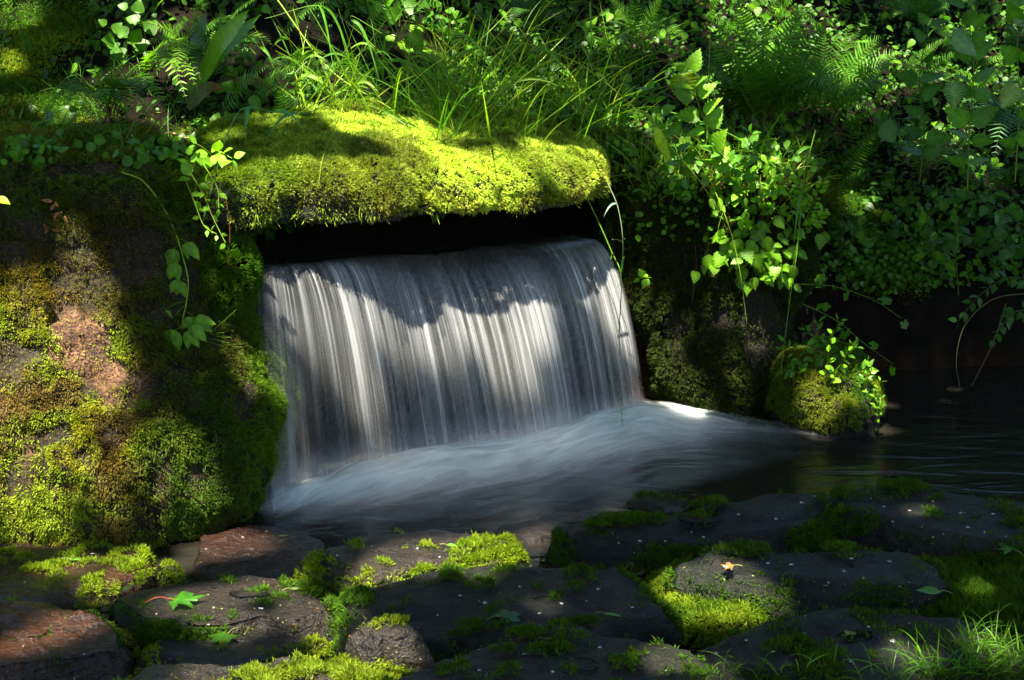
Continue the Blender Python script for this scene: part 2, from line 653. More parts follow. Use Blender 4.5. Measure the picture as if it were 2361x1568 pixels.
def moss_color(P, seed, yel=0.5, brn=0.25, deep=0.5):
    a = sstep(0.35, 0.62, fbm(P * 7, 3, seed))[:, None]
    b = sstep(0.45, 0.7, fbm(P * 11, 3, seed + 5))[:, None]
    c = sstep(0.50, 0.72, fbm(P * 5, 3, seed + 9))[:, None]
    C = lerp(MID, DEEP, a * deep)
    C = lerp(C, YEL, b * yel)
    C = lerp(C, BRN, c * brn)
    return C


def blades(P, D, L, W, bend, rng):
    """Little pointed leaves (4 vertices, 2 faces each)."""
    n = len(P)
    side = nrm(np.cross(D, rng.normal(size=(n, 3))))
    nn = nrm(np.cross(side, D))
    mid = P + D * (L * 0.5)[:, None] + nn * (bend * 0.25)[:, None]
    tip = P + D * L[:, None] + nn * bend[:, None]
    V = np.stack([P, mid - side * W[:, None] / 2, tip, mid + side * W[:, None] / 2], 1).reshape(-1, 3)
    b = np.arange(n)[:, None] * 4
    F = np.concatenate([b + np.array([0, 1, 2]), b + np.array([0, 2, 3])])
    return V, F


def moss_part(parent, V, F, maskfn, dens, L=0.014, W=0.0035, seed=1, thick=0.02, colfn=None, droop=0.3, name="moss", margin=250, zmin=-0.01, mat='moss', spread=0.75):
    rng = np.random.default_rng(seed)
    N, A = tri_normals(V, F)
    n = int(A.sum() * dens)
    P, Nn = sample(V, F, n, rng)
    X, Y, Dp = proj(P)
    tc = nrm(CAM - P)
    vis = (X > -margin) & (X < 2361 + margin) & (Y > -margin) & (Y < 1568 + margin) & (P[:, 2] > zmin)
    vis &= (np.einsum('ij,ij->i', tc, Nn) > -0.35)
    P, Nn = P[vis], Nn[vis]
    m = maskfn(P, Nn)
    keep = rng.random(len(P)) < m
    P, Nn, m = P[keep], Nn[keep], m[keep]
    if len(P) == 0:
        return None
    cush = fbm(P * 28, 3, seed + 30)
    P = P + Nn * (thick * (0.15 + cush * 1.2) * np.clip(m, 0, 1))[:, None]
    # tufts: blades of one tuft lean the same way
    lean = np.stack([fbm(P * 40 + k * 31, 2, seed + k) - 0.5 for k in range(3)], -1) * 2.6
    D = nrm(Nn + lean * 0.9 + rng.normal(size=P.shape) * spread * 0.6 + np.array([0, 0, -droop]))
    k = rng.uniform(0.55, 1.35, len(P)) * (0.75 + 0.5 * cush)
    V2, F2 = blades(P, D, L * k, W * rng.uniform(0.7, 1.3, len(P)), -L * k * rng.uniform(-0.3, 0.5, len(P)), rng)
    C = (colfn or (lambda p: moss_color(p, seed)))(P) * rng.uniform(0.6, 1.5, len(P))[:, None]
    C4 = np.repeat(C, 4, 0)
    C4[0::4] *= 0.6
    return mesh_obj(name, V2, F2, M[mat], parent, C4, None, False)


ROCKS = []


def make_rock(label, G, mat, tint=(1, 1, 1), mask=None, dens=0, name="stone", cat="stone", seed=1, stain=0.0, **kw):
    V, F = rock_mesh(G)
    F = fix_winding(V, F)
    SOLIDS.append((V, F))
    base = np.array([V[:, 0].mean(), V[:, 1].mean(), max(V[:, 2].min(), -0.2)])
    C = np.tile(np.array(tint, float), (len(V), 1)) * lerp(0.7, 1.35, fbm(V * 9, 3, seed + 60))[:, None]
    if stain > 0:
        g = sstep(0.5, 0.7, fbm(V * 8, 3, seed + 70))[:, None] * stain
        C = C * lerp(np.ones(3), np.array([0.8, 1.5, 0.35]), g)
    t = thing(name, label, cat, base)
    if name == 'stone':
        C = C * np.array([0.46, 0.44, 0.36])
    mesh_obj("rock", V, F, mat, t, C)
    if mask is not None:
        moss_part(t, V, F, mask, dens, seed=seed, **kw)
    ROCKS.append((t, V, F))
    return t, V, F


# --- the big mossy boulder on the left
G = loft([(0.99, -1.5, -1.45, 3.62, 3.70), (0.985, -1.72, -1.12, 3.45, 3.85), (0.955, -1.95, -0.98, 3.32, 4.0), (0.90, -2.1, -0.885, 3.24, 4.1),
          (0.80, -2.2, -0.80, 3.17, 4.1), (0.65, -2.3, -0.775, 3.12, 4.1), (0.50, -2.3, -0.745, 3.09, 4.1), (0.36, -2.3, -0.665, 3.07, 4.1),
          (0.25, -2.3, -0.64, 3.05, 4.1), (0.12, -2.3, -0.67, 3.05, 4.1), (0.0, -2.3, -0.73, 3.06, 4.1), (-0.2, -2.3, -0.74, 3.08, 4.1)],
         nt=300, nv=170, amp=0.055, seed=31, p=3.2, nsc=3.6)


def pxblob(P, blobs):
    """Where on the stone a patch lies: blobs are (x, y, rx, ry) as seen in the photograph, turned into places on this surface."""
    X, Y, _ = proj(P)
    m = np.zeros(len(P))
    for (cx, cy, rx, ry) in blobs:
        m = np.maximum(m, 1 - ((X - cx) / rx) ** 2 - ((Y - cy) / ry) ** 2)
    return m


V, F = rock_mesh(G)
F = fix_winding(V, F)
BARE = [(195, 800, 80, 75), (240, 850, 60, 55), (150, 740, 40, 50), (340, 560, 45, 40), (430, 640, 45, 30), (560, 930, 30, 50), (360, 720, 60, 22)]
PINK = [(185, 790, 90, 85), (235, 850, 65, 65)]
boulder_base = np.array([-1.4, 3.5, -0.1])
boulder = thing("boulder", "huge rounded boulder thick with brown and yellow-green moss, left of the waterfall", "boulder", boulder_base)
C = np.array([0.8, 0.85, 0.5]) * lerp(0.6, 1.4, fbm(V * 8, 3, 77))[:, None]
pk = sstep(0.0, 1.0, pxblob(V, PINK) * 1.3 + (fbm(V * 16, 4, 5) - 0.5) * 1.8)[:, None]
C = lerp(C, np.array([4.2, 2.9, 2.4]), pk)
mesh_obj("rock", V, F, M['boulder'], boulder, C)
SOLIDS.append((V, F))
ROCKS.append((boulder, V, F))


def bmask(P, N):
    n1 = fbm(P * 5.5, 4, 41)
    bare = pxblob(P, BARE)
    m = sstep(0.10, 0.26, n1 + 0.25 * np.clip(N[:, 2], 0, 1) + 0.05)
    X, Y, _ = proj(P)
    m = np.maximum(m, 0.9 * sstep(640, 560, Y + (n1 - 0.5) * 200))
    m = m * (1 - sstep(-0.25, 0.35, bare + (fbm(P * 16, 3, 8) - 0.5) * 1.6) * 0.96)
    return m


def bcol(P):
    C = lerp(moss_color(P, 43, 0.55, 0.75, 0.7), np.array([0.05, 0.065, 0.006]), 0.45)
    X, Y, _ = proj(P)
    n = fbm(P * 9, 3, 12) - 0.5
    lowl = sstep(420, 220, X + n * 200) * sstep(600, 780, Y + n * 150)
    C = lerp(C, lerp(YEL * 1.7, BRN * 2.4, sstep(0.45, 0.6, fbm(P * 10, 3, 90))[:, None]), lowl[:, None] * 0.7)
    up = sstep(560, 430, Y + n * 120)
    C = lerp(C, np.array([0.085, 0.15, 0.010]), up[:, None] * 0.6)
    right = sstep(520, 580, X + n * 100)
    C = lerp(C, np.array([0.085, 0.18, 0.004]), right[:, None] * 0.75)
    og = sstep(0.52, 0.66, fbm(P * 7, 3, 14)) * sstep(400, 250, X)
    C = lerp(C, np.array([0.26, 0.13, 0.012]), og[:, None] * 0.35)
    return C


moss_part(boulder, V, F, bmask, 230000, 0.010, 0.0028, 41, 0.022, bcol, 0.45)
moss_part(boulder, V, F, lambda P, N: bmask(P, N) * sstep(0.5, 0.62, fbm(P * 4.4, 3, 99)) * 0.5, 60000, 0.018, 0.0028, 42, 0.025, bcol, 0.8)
# the bright cushion that sits where boulder and falls meet
cush = [(0.73, -0.84, -0.80, 3.50, 3.53), (0.72, -0.90, -0.74, 3.42, 3.6), (0.68, -0.95, -0.715, 3.38, 3.65), (0.62, -0.95, -0.71, 3.37, 3.65), (0.56, -0.95, -0.735, 3.38, 3.65), (0.50, -0.95, -0.79, 3.42, 3.65)]
G = loft(cush, 90, 50, 0.02, 6, 2.3, 9)
V, F = rock_mesh(G)
F = fix_winding(V, F)
mc = thing("moss_cushion", "bright green moss cushion bulging between the big boulder and the falls' left top corner", "moss", V.mean(0))
mesh_obj("cushion", V, F, M['soil'], mc, np.tile([0.9, 1.6, 0.5], (len(V), 1)))
SOLIDS.append((V, F))
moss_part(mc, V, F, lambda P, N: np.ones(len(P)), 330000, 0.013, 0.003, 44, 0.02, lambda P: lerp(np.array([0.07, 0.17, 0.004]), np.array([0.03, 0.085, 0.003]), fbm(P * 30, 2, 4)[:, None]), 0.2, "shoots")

# --- the mossy slab the stream runs out from under
sl = [at(440, 330, 3.42), at(500, 440, 3.40), at(640, 430, 3.50), at(800, 440, 3.62), at(950, 450, 3.75), at(1080, 470, 3.85), at(1200, 470, 3.97), at(1300, 450, 4.05),
      at(1372, 420, 4.20), at(1365, 370, 4.5), at(1250, 340, 4.75), at(1100, 300, 4.7), at(900, 270, 4.5), at(700, 240, 4.3), at(560, 250, 4.1), at(450, 300, 3.8)]
slxy = np.array([p[:2] for p in sl])
slc = slxy.mean(0)
G = rock_from_outline(slxy, 0.945, 0.85, 0.60, 0.030, 51, 300, 100, tilt=(-0.16, 0.20), nsc=5, dome=0.05)


def slab_color(P):
    X, Y, _ = proj(P)
    C = moss_color(P, 53, 0.75, 0.1, 0.35)
    C = lerp(C, np.array([0.32, 0.38, 0.045]), 0.75) * 1.45
    C = C * lerp(0.45, 1.2, sstep(0.35, 0.6, fbm(P * 6, 3, 23)))[:, None]
    C = lerp(C, np.array([0.10, 0.17, 0.006]), (0.5 * sstep(0.5, 0.65, fbm(P * 9, 3, 29)))[:, None])
    C = lerp(C, np.array([0.10, 0.18, 0.006]), (0.75 * sstep(820, 600, X + (fbm(P * 8, 3, 2) - 0.5) * 300))[:, None])
    low = sstep(1.0, 0.86, P[:, 2] + 0.16 * (P[:, 0] - slc[0]) - 0.2 * (P[:, 1] - slc[1]) + 0.05 * (fbm(P * 12, 3, 3) - 0.5))
    C = lerp(C, np.array([0.22, 0.19, 0.02]), low[:, None] * 0.55 * sstep(0.4, 0.6, fbm(P * 14, 3, 17))[:, None])
    return C


def slab_mask(P, N):
    X, Y, _ = proj(P)
    ln = fbm(P * 7, 3, 19)
    edge = np.interp(X, [430, 520, 640, 800, 900, 1000, 1090, 1150, 1230, 1300, 1380], [460, 450, 445, 455, 480, 480, 510, 480, 450, 460, 450])
    return (0.12 + 0.88 * sstep(18, -18, Y - edge + (ln - 0.5) * 90)) * sstep(-0.75, -0.4, N[:, 2])


slab, V, F = make_rock("flat bridging slab buried in bright yellow-green moss above the waterfall", G, M['rock'], (0.3, 0.3, 0.27), slab_mask, 260000, "stone_slab", "stone slab",
                       seed=53, L=0.011, W=0.0028, thick=0.03, colfn=slab_color, droop=0.25)
moss_part(slab, V, F, lambda P, N: slab_mask(P, N) * sstep(0.2, -0.2, N[:, 2]) * sstep(0.45, 0.6, fbm(P * 9, 3, 66)), 110000, 0.024, 0.003, 57, 0.02, slab_color, 1.1, "hanging_moss")
slab_VF = (V, F)

# --- mossy rock wall right of the falls
G = loft([(0.86, 0.55, 0.75, 4.6, 4.7), (0.85, 0.46, 0.92, 4.48, 4.9), (0.80, 0.42, 1.02, 4.40, 5.0), (0.70, 0.41, 1.06, 4.36, 5.1), (0.55, 0.43, 1.05, 4.34, 5.1),
          (0.40, 0.45, 1.02, 4.32, 5.1), (0.25, 0.47, 0.99, 4.30, 5.1), (0.1, 0.50, 0.98, 4.28, 5.1), (0.0, 0.52, 0.98, 4.28, 5.1), (-0.2, 0.52, 0.98, 4.3, 5.1)],
         nt=220, nv=120, amp=0.06, seed=71, p=2.8, nsc=5)
make_rock("dark upright rock with brownish moss right of the waterfall, plants draped over its top", G, M['boulder'], (0.4, 0.4, 0.36),
          lambda P, N: sstep(0.30, 0.46, fbm(P * 6, 4, 72)) * (1 - 0.9 * (pxblob(P, [(1760, 760, 60, 110), (1560, 760, 30, 40)]) > 0.1)), 150000, "mossy_rock", "rock", seed=73,
          L=0.014, W=0.0036, thick=0.03, colfn=lambda P: lerp(moss_color(P, 75, 0.35, 0.45, 0.8), np.array([0.05, 0.035, 0.008]), 0.45) * 0.5, droop=0.6)
# --- small round mossy boulder in the stream
G = loft([(0.215, 1.03, 1.14, 4.30, 4.40), (0.205, 0.98, 1.20, 4.20, 4.5), (0.17, 0.94, 1.24, 4.12, 4.6), (0.11, 0.92, 1.27, 4.07, 4.7), (0.05, 0.92, 1.27, 4.06, 4.75), (-0.02, 0.94, 1.25, 4.08, 4.75), (-0.12, 1.0, 1.15, 4.14, 4.7)],
         nt=140, nv=80, amp=0.06, seed=84, p=2.8, nsc=6)
make_rock("small round boulder capped with golden moss standing in dark water, leafy sprigs on it", G, M['boulder'], (0.6, 0.6, 0.6),
          lambda P, N: sstep(0.36, 0.50, fbm(P * 8, 3, 82) + 0.2 * N[:, 2] + 0.08 - 0.2 * sstep(1.1, 1.2, P[:, 0])) * sstep(0.015, 0.06, P[:, 2] + 0.03 * (fbm(P * 20, 2, 3) - 0.5)), 260000, "boulder", "boulder", seed=83,
          L=0.010, W=0.0028, thick=0.018, colfn=lambda P: lerp(moss_color(P, 85, 0.9, 0.3, 0.4), np.array([0.10, 0.10, 0.008]), (0.5 * sstep(1.16, 1.05, P[:, 0]))[:, None]), droop=0.7)

# --- ledge behind the falls
lu = np.linspace(-0.04, 1.04, 160)
lv = np.linspace(0, 1, 90)
LU, LV = np.meshgrid(lu, lv, indexing='ij')
A0 = LIP_L[None, None] + (LIP_R - LIP_L)[None, None] * LU[..., None]
nfx = np.array([0.12, -0.16, 0]) * 0
G = A0 + np.array([-0.03, 0.06, 0])
G[..., 2] = lerp(A0[..., 2] - 0.02, -0.2, LV)
fn = nrm(np.array([0.62, -0.78, 0]))
G = G + fn * ((fbm(G * 5, 4, 91) - 0.5) * 0.16 + (fbm(G * 18, 3, 93) - 0.5) * 0.04 - 0.05 - 0.03 * LV)[..., None]
V, F = G.reshape(-1, 3), grid_faces(160, 90)
Nn, _ = tri_normals(V, F)
if (Nn @ fn).mean() < 0:
    F = F[:, ::-1].copy()
ledge = thing("rock_ledge", "dark wet rock ledge hidden behind the sheet of falling water", "rock", V.mean(0) * np.array([1, 1, 0]))
mesh_obj("rock", V, F, M['wetrock'], ledge, lerp(np.array([0.3, 0.3, 0.22]), np.array([0.6, 0.6, 0.35]), fbm(V * 6, 3, 6)[:, None]))
SOLIDS.append((V, F))

# --- foreground stones: outlines as they appear, each turned into a plan at its own height
def outline(pts, zb, zf=None):
    """pts: picture outline; back points lie at height zb, front points at zf."""
    ys_ = np.array([p[1] for p in pts])
    zf = zb if zf is None else zf
    lo, hi = ys_.min(), ys_.max()
    return np.array([onz(x, y, lerp(zb, zf, (y - lo) / (hi - lo)))[:2] for x, y in pts])


def edge_moss(seed, th=0.5, topmask=0.0, blobs=None, sidew=0.9):
    def f(P, N):
        n = fbm(P * 9, 3, seed)
        side = sstep(0.85, 0.45, N[:, 2])
        m = side * sidew * 0.8 * sstep(th + 0.0, th + 0.10, n) + topmask * sstep(0.57, 0.68, n)
        if blobs:
            b = pxblob(P, blobs) - 0.15 + (fbm(P * 22, 3, seed + 4) - 0.5) * 1.6
            m = np.maximum(m, sstep(0.0, 0.35, b))
        return np.clip(m, 0, 1)
    return f


BR = lambda P: lerp(np.array([0.24, 0.30, 0.010]), np.array([0.09, 0.16, 0.005]), fbm(P * 20, 2, 4)[:, None])
GR = lambda P: lerp(np.array([0.065, 0.14, 0.004]), np.array([0.025, 0.07, 0.003]), fbm(P * 20, 2, 4)[:, None])
YG = lambda P: lerp(np.array([0.20, 0.25, 0.010]), np.array([0.08, 0.13, 0.006]), fbm(P * 20, 2, 4)[:, None])
FD = 330000
stones = [
    # label, outline, zb, zf, ztop, zbot, e, amp, mat, tint, mask, col, tilt
    ("brown glossy wet stone at the far left edge with water sliding over it", [(-200, 1320), (-60, 1275), (100, 1268), (230, 1262), (300, 1278), (318, 1310), (305, 1350), (270, 1385), (150, 1405), (-80, 1420), (-220, 1390)],
     0.04, 0.0, 0.05, -0.04, 0.5, 0.012, 'brownrock', (0.8, 0.7, 0.6), edge_moss(1, 0.4, 0, [(325, 1300, 12, 35), (315, 1330, 10, 30)], 0.0), BR, (0.03, 0)),
    ("brown wet stone half under shallow water below the big boulder", [(450, 1260), (470, 1228), (540, 1212), (640, 1218), (720, 1240), (740, 1290), (700, 1325), (600, 1340), (480, 1325), (445, 1290)],
     0.02, -0.01, 0.024, -0.05, 0.6, 0.012, 'brownrock', (0.6, 0.5, 0.42), edge_moss(2, 0.75), BR, (-0.05, 0.0)),
    ("flat brown-black stone carrying the large green maple leaf", [(305, 1392), (400, 1352), (520, 1336), (640, 1334), (700, 1345), (750, 1372), (800, 1415), (815, 1450), (760, 1480), (600, 1490), (420, 1490), (320, 1460)],
     0.08, 0.0, 0.085, -0.03, 0.40, 0.014, 'wetrock', (1.20, 0.92, 0.68), edge_moss(3, 0.52, 0, [(730, 1360, 50, 25), (790, 1400, 50, 25)], 0.8), GR, (0, 0)),
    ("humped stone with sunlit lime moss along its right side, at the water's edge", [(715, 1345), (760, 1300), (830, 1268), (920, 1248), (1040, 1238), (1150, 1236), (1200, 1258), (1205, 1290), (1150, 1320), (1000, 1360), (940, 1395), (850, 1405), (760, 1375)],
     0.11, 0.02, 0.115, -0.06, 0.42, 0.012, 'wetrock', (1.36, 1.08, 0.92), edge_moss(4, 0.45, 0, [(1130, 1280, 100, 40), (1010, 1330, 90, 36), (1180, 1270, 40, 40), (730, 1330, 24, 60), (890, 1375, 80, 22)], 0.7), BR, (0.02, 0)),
    ("broad dark flat stone in the middle of the foreground", [(815, 1500), (845, 1425), (930, 1360), (1080, 1318), (1220, 1308), (1360, 1308), (1490, 1326), (1570, 1370), (1600, 1425), (1570, 1475), (1400, 1500), (1200, 1530), (1000, 1560), (850, 1545)],
     0.12, 0.02, 0.125, -0.05, 0.40, 0.016, 'rock', (0.68, 0.69, 0.69), edge_moss(5, 0.5, 0.0, [(1560, 1390, 50, 60), (800, 1385, 70, 25), (1340, 1440, 50, 12)], 0.6), GR, (0.0, 0.02)),
    ("long dark hump-backed stone rimmed with moss at the pool's near edge", [(1290, 1300), (1300, 1250), (1360, 1222), (1480, 1198), (1600, 1168), (1700, 1152), (1800, 1148), (1870, 1168), (1905, 1215), (1890, 1262), (1800, 1290), (1650, 1310), (1500, 1330), (1330, 1330)],
     0.15, 0.03, 0.14, -0.08, 0.45, 0.016, 'rock', (0.56, 0.60, 0.64), edge_moss(6, 0.42, 0, [(1300, 1275, 25, 55), (1620, 1165, 80, 14), (1540, 1290, 110, 40), (1860, 1240, 70, 40), (1440, 1208, 60, 14), (1380, 1222, 40, 14)], 0.5), GR, (0.07, 0.02)),
    ("wide flat slab dotted with white fluff at the far right of the near bank", [(1845, 1150), (1900, 1134), (2050, 1122), (2150, 1130), (2280, 1165), (2480, 1190), (2560, 1250), (2500, 1310), (2260, 1320), (2130, 1285), (2050, 1235), (1930, 1190)],
     0.17, 0.06, 0.165, -0.05, 0.36, 0.014, 'rock', (0.75, 0.79, 0.64), edge_moss(7, 0.45, 0.35, [(2090, 1128, 70, 14), (1960, 1200, 70, 30), (2280, 1290, 80, 30)], 0.6), GR, (-0.02, 0.02)),
    ("dark rough stone behind the moss mat, right of centre", [(1610, 1330), (1680, 1282), (1780, 1266), (1880, 1276), (1960, 1264), (2060, 1254), (2140, 1290), (2180, 1340), (2170, 1400), (2100, 1440), (1900, 1440), (1760, 1410), (1650, 1375)],
     0.17, 0.06, 0.165, -0.04, 0.42, 0.020, 'rock', (0.64, 0.66, 0.64), edge_moss(8, 0.45, 0.12, [(1700, 1275, 80, 14), (1930, 1268, 50, 12), (2010, 1256, 40, 8)], 0.5), GR, (0.02, 0.02)),
    ("low dark stone at the bottom right behind the grass", [(1580, 1500), (1680, 1452), (1850, 1428), (2050, 1418), (2220, 1440), (2300, 1490), (2280, 1580), (2100, 1640), (1800, 1640), (1620, 1570)],
     0.13, 0.05, 0.13, -0.03, 0.42, 0.018, 'rock', (0.64, 0.64, 0.64), edge_moss(9, 0.42, 0.15, [(2200, 1590, 120, 40), (1640, 1455, 80, 12)], 0.5), GR, (0, 0.02)),
    ("pale-shouldered stone cut off by the bottom edge at the centre", [(880, 1620), (960, 1540), (1080, 1495), (1250, 1466), (1420, 1458), (1530, 1480), (1620, 1520), (1700, 1565), (1720, 1640), (1500, 1760), (1100, 1760), (920, 1700)],
     0.17, 0.08, 0.17, -0.03, 0.42, 0.018, 'rock', (0.86, 0.83, 0.71), edge_moss(10, 0.55, 0.0, [(1210, 1470, 60, 12), (1690, 1560, 30, 20)], 0.4), GR, (0, 0.02)),
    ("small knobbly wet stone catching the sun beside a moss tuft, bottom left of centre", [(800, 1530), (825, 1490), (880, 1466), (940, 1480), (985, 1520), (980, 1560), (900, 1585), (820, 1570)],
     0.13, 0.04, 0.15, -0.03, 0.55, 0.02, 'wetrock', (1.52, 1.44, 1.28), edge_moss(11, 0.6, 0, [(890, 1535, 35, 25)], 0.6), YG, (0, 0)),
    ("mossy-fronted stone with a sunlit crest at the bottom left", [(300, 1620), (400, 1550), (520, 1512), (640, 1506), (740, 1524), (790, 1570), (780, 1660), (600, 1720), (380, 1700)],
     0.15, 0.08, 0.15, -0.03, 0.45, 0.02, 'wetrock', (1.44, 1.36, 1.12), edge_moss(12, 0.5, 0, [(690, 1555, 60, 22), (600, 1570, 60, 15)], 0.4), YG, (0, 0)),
    ("layered brown stone with a glistening black front in the bottom left corner", [(-200, 1430), (-60, 1410), (80, 1394), (180, 1402), (255, 1435), (285, 1490), (250, 1560), (150, 1620), (-100, 1640), (-220, 1560)],
     0.09, 0.0, 0.09, -0.06, 0.40, 0.02, 'brownrock', (1.0, 0.85, 0.7), edge_moss(13, 0.5, 0, None, 0.4), GR, (0, 0)),
    ("low black wet stone under the front of the maple-leaf stone", [(330, 1530), (420, 1495), (560, 1485), (700, 1488), (800, 1500), (810, 1540), (700, 1560), (450, 1575), (350, 1570)],
     0.02, -0.03, 0.035, -0.06, 0.5, 0.016, 'wetrock', (0.64, 0.64, 0.64), edge_moss(14, 0.5, 0, [(730, 1500, 60, 14)], 0.4), BR, (0, 0)),
    ("thin slate poking out of the shallow water behind the humped stones", [(1225, 1205), (1260, 1192), (1330, 1186), (1385, 1196), (1370, 1212), (1300, 1220), (1240, 1218)],
     0.02, 0.0, 0.025, -0.03, 0.3, 0.006, 'wetrock', (0.96, 0.72, 0.72), None, None, (0.05, 0)),
    ("small wet stone awash between the slate and the lime-mossed stone", [(1140, 1235), (1190, 1218), (1260, 1212), (1320, 1218), (1320, 1238), (1250, 1252), (1160, 1250)],
     0.01, -0.01, 0.02, -0.05, 0.5, 0.008, 'wetrock', (0.80, 0.60, 0.56), None, None, (0, 0)),
    ("small submerged stone breaking the surface beyond the slate", [(1445, 1165), (1480, 1150), (1540, 1145), (1590, 1152), (1580, 1172), (1500, 1182)],
     0.01, -0.01, 0.016, -0.05, 0.5, 0.008, 'wetrock', (0.80, 0.64, 0.56), edge_moss(17, 0.6, 0, [(1490, 1152, 30, 6)], 0.1), GR, (0, 0)),
]
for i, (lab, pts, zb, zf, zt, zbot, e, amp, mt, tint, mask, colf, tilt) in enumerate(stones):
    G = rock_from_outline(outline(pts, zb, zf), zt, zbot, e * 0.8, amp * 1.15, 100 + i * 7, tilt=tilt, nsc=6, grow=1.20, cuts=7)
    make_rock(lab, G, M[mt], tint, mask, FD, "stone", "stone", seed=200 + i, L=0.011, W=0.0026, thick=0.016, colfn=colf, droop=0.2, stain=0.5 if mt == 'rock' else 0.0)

# --- moss mats between the stones
def mat_patch(label, pts, z, ztop, col, seed, dens=380000, L=0.014, name="moss_mat"):
    ztop = z + (ztop - z) * 0.5
    G = rock_from_outline(outline(pts, z), ztop, z - 0.06, 0.85, 0.02, seed, 120, 40, nsc=9)
    V, F = rock_mesh(G)
    F = fix_winding(V, F)
    SOLIDS.append((V, F))
    t = thing(name, label, "moss", [V[:, 0].mean(), V[:, 1].mean(), z])
    mesh_obj("peat", V, F, M['soil'], t, np.tile([0.7, 0.9, 0.4], (len(V), 1)))
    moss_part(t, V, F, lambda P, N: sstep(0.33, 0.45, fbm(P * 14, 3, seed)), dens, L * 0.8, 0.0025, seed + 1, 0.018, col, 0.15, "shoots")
    return t


mat_patch("yellow-green moss mat in the hollow between three dark stones, right of centre", [(1500, 1345), (1530, 1325), (1600, 1312), (1700, 1318), (1760, 1350), (1880, 1375), (1960, 1400), (1900, 1440), (1760, 1450), (1660, 1480), (1590, 1475), (1540, 1410)], 0.06, 0.115,
          lambda P: lerp(np.array([0.17, 0.23, 0.01]), np.array([0.05, 0.13, 0.006]), sstep(0.3, 0.7, fbm(P * 12, 3, 4))[:, None]), 301)
mat_patch("deep green feathery moss carpet at the right edge below the flat slab", [(2090, 1390), (2150, 1300), (2230, 1290), (2380, 1300), (2600, 1330), (2650, 1500), (2450, 1560), (2250, 1480), (2120, 1450)], 0.07, 0.12, GR, 303, 330000, 0.02)
mat_patch("dark moss strip in front of the long hump-backed stone", [(1480, 1320), (1560, 1300), (1680, 1300), (1640, 1345), (1560, 1350)], 0.03, 0.06, GR, 305)
mat_patch("moss tuft filling the gap below the bottom centre stones", [(740, 1560), (800, 1540), (900, 1560), (960, 1590), (900, 1650), (780, 1640)], 0.06, 0.11, YG, 307)
mat_patch("thin moss seam between the maple-leaf stone and its brown neighbour", [(290, 1370), (312, 1300), (335, 1285), (352, 1310), (325, 1370), (300, 1395)], 0.0, 0.03, BR, 309, 260000, 0.012)
mat_patch("moss seam running between the humped stone and the broad flat stone", [(720, 1380), (760, 1375), (860, 1400), (960, 1370), (1010, 1345), (960, 1390), (860, 1430), (780, 1420)], 0.03, 0.07, YG, 311, 300000, 0.012)

# raycast target
BV, BF, off = [], [], 0
for V, F in SOLIDS:
    BV.append(V); BF.append(F + off); off += len(V)
bV, bF = np.concatenate(BV), np.concatenate(BF)
BVH = BVHTree.FromPolygons(bV.tolist(), bF.tolist())


def hit(px, py, lift=0.0):
    d = ray(px, py)
    d = d / np.linalg.norm(d)
    h = BVH.ray_cast(Vector(CAM), Vector(d))
    if h[0] is None:
        return at(px, py, 5.0), np.array([0, 0, 1.0])
    n = np.array(h[1])
    if n @ d > 0:
        n = -n
    return np.array(h[0]) + n * lift, n


def drop(x, y, z0=6.0):
    h = BVH.ray_cast(Vector((x, y, z0)), Vector((0, 0, -1)))
    return (np.array(h[0]), np.array(h[1])) if h[0] is not None else (np.array([x, y, 0.0]), np.array([0, 0, 1.0]))

# ------------------------------------------------------------------ water
x_, y_ = np.meshgrid(np.arange(-4, 7.01, 0.05), np.arange(2.0, 6.01, 0.05), indexing='ij')
z_ = np.zeros_like(x_) + 0.006 * (fbm(np.stack([x_ * 1.5, y_ * 4, x_ * 0], -1), 3, 55) - 0.5)
V = np.stack([x_, y_, z_], -1).reshape(-1, 3)
kind(mesh_obj("pool_water", V, grid_faces(*x_.shape), M['pool']), "structure")

BASE_PX = [(628, 1185), (700, 1150), (800, 1122), (1000, 1075), (1200, 1040), (1350, 1000), (1496, 972)]
BASE = np.array([onz(x, y, 0.0) for x, y in BASE_PX])
BU = np.array([0.0, 0.035, 0.10, 0.30, 0.52, 0.74, 1.0])
FLOWN = nrm(np.array([0.62, -0.78, 0.0]))


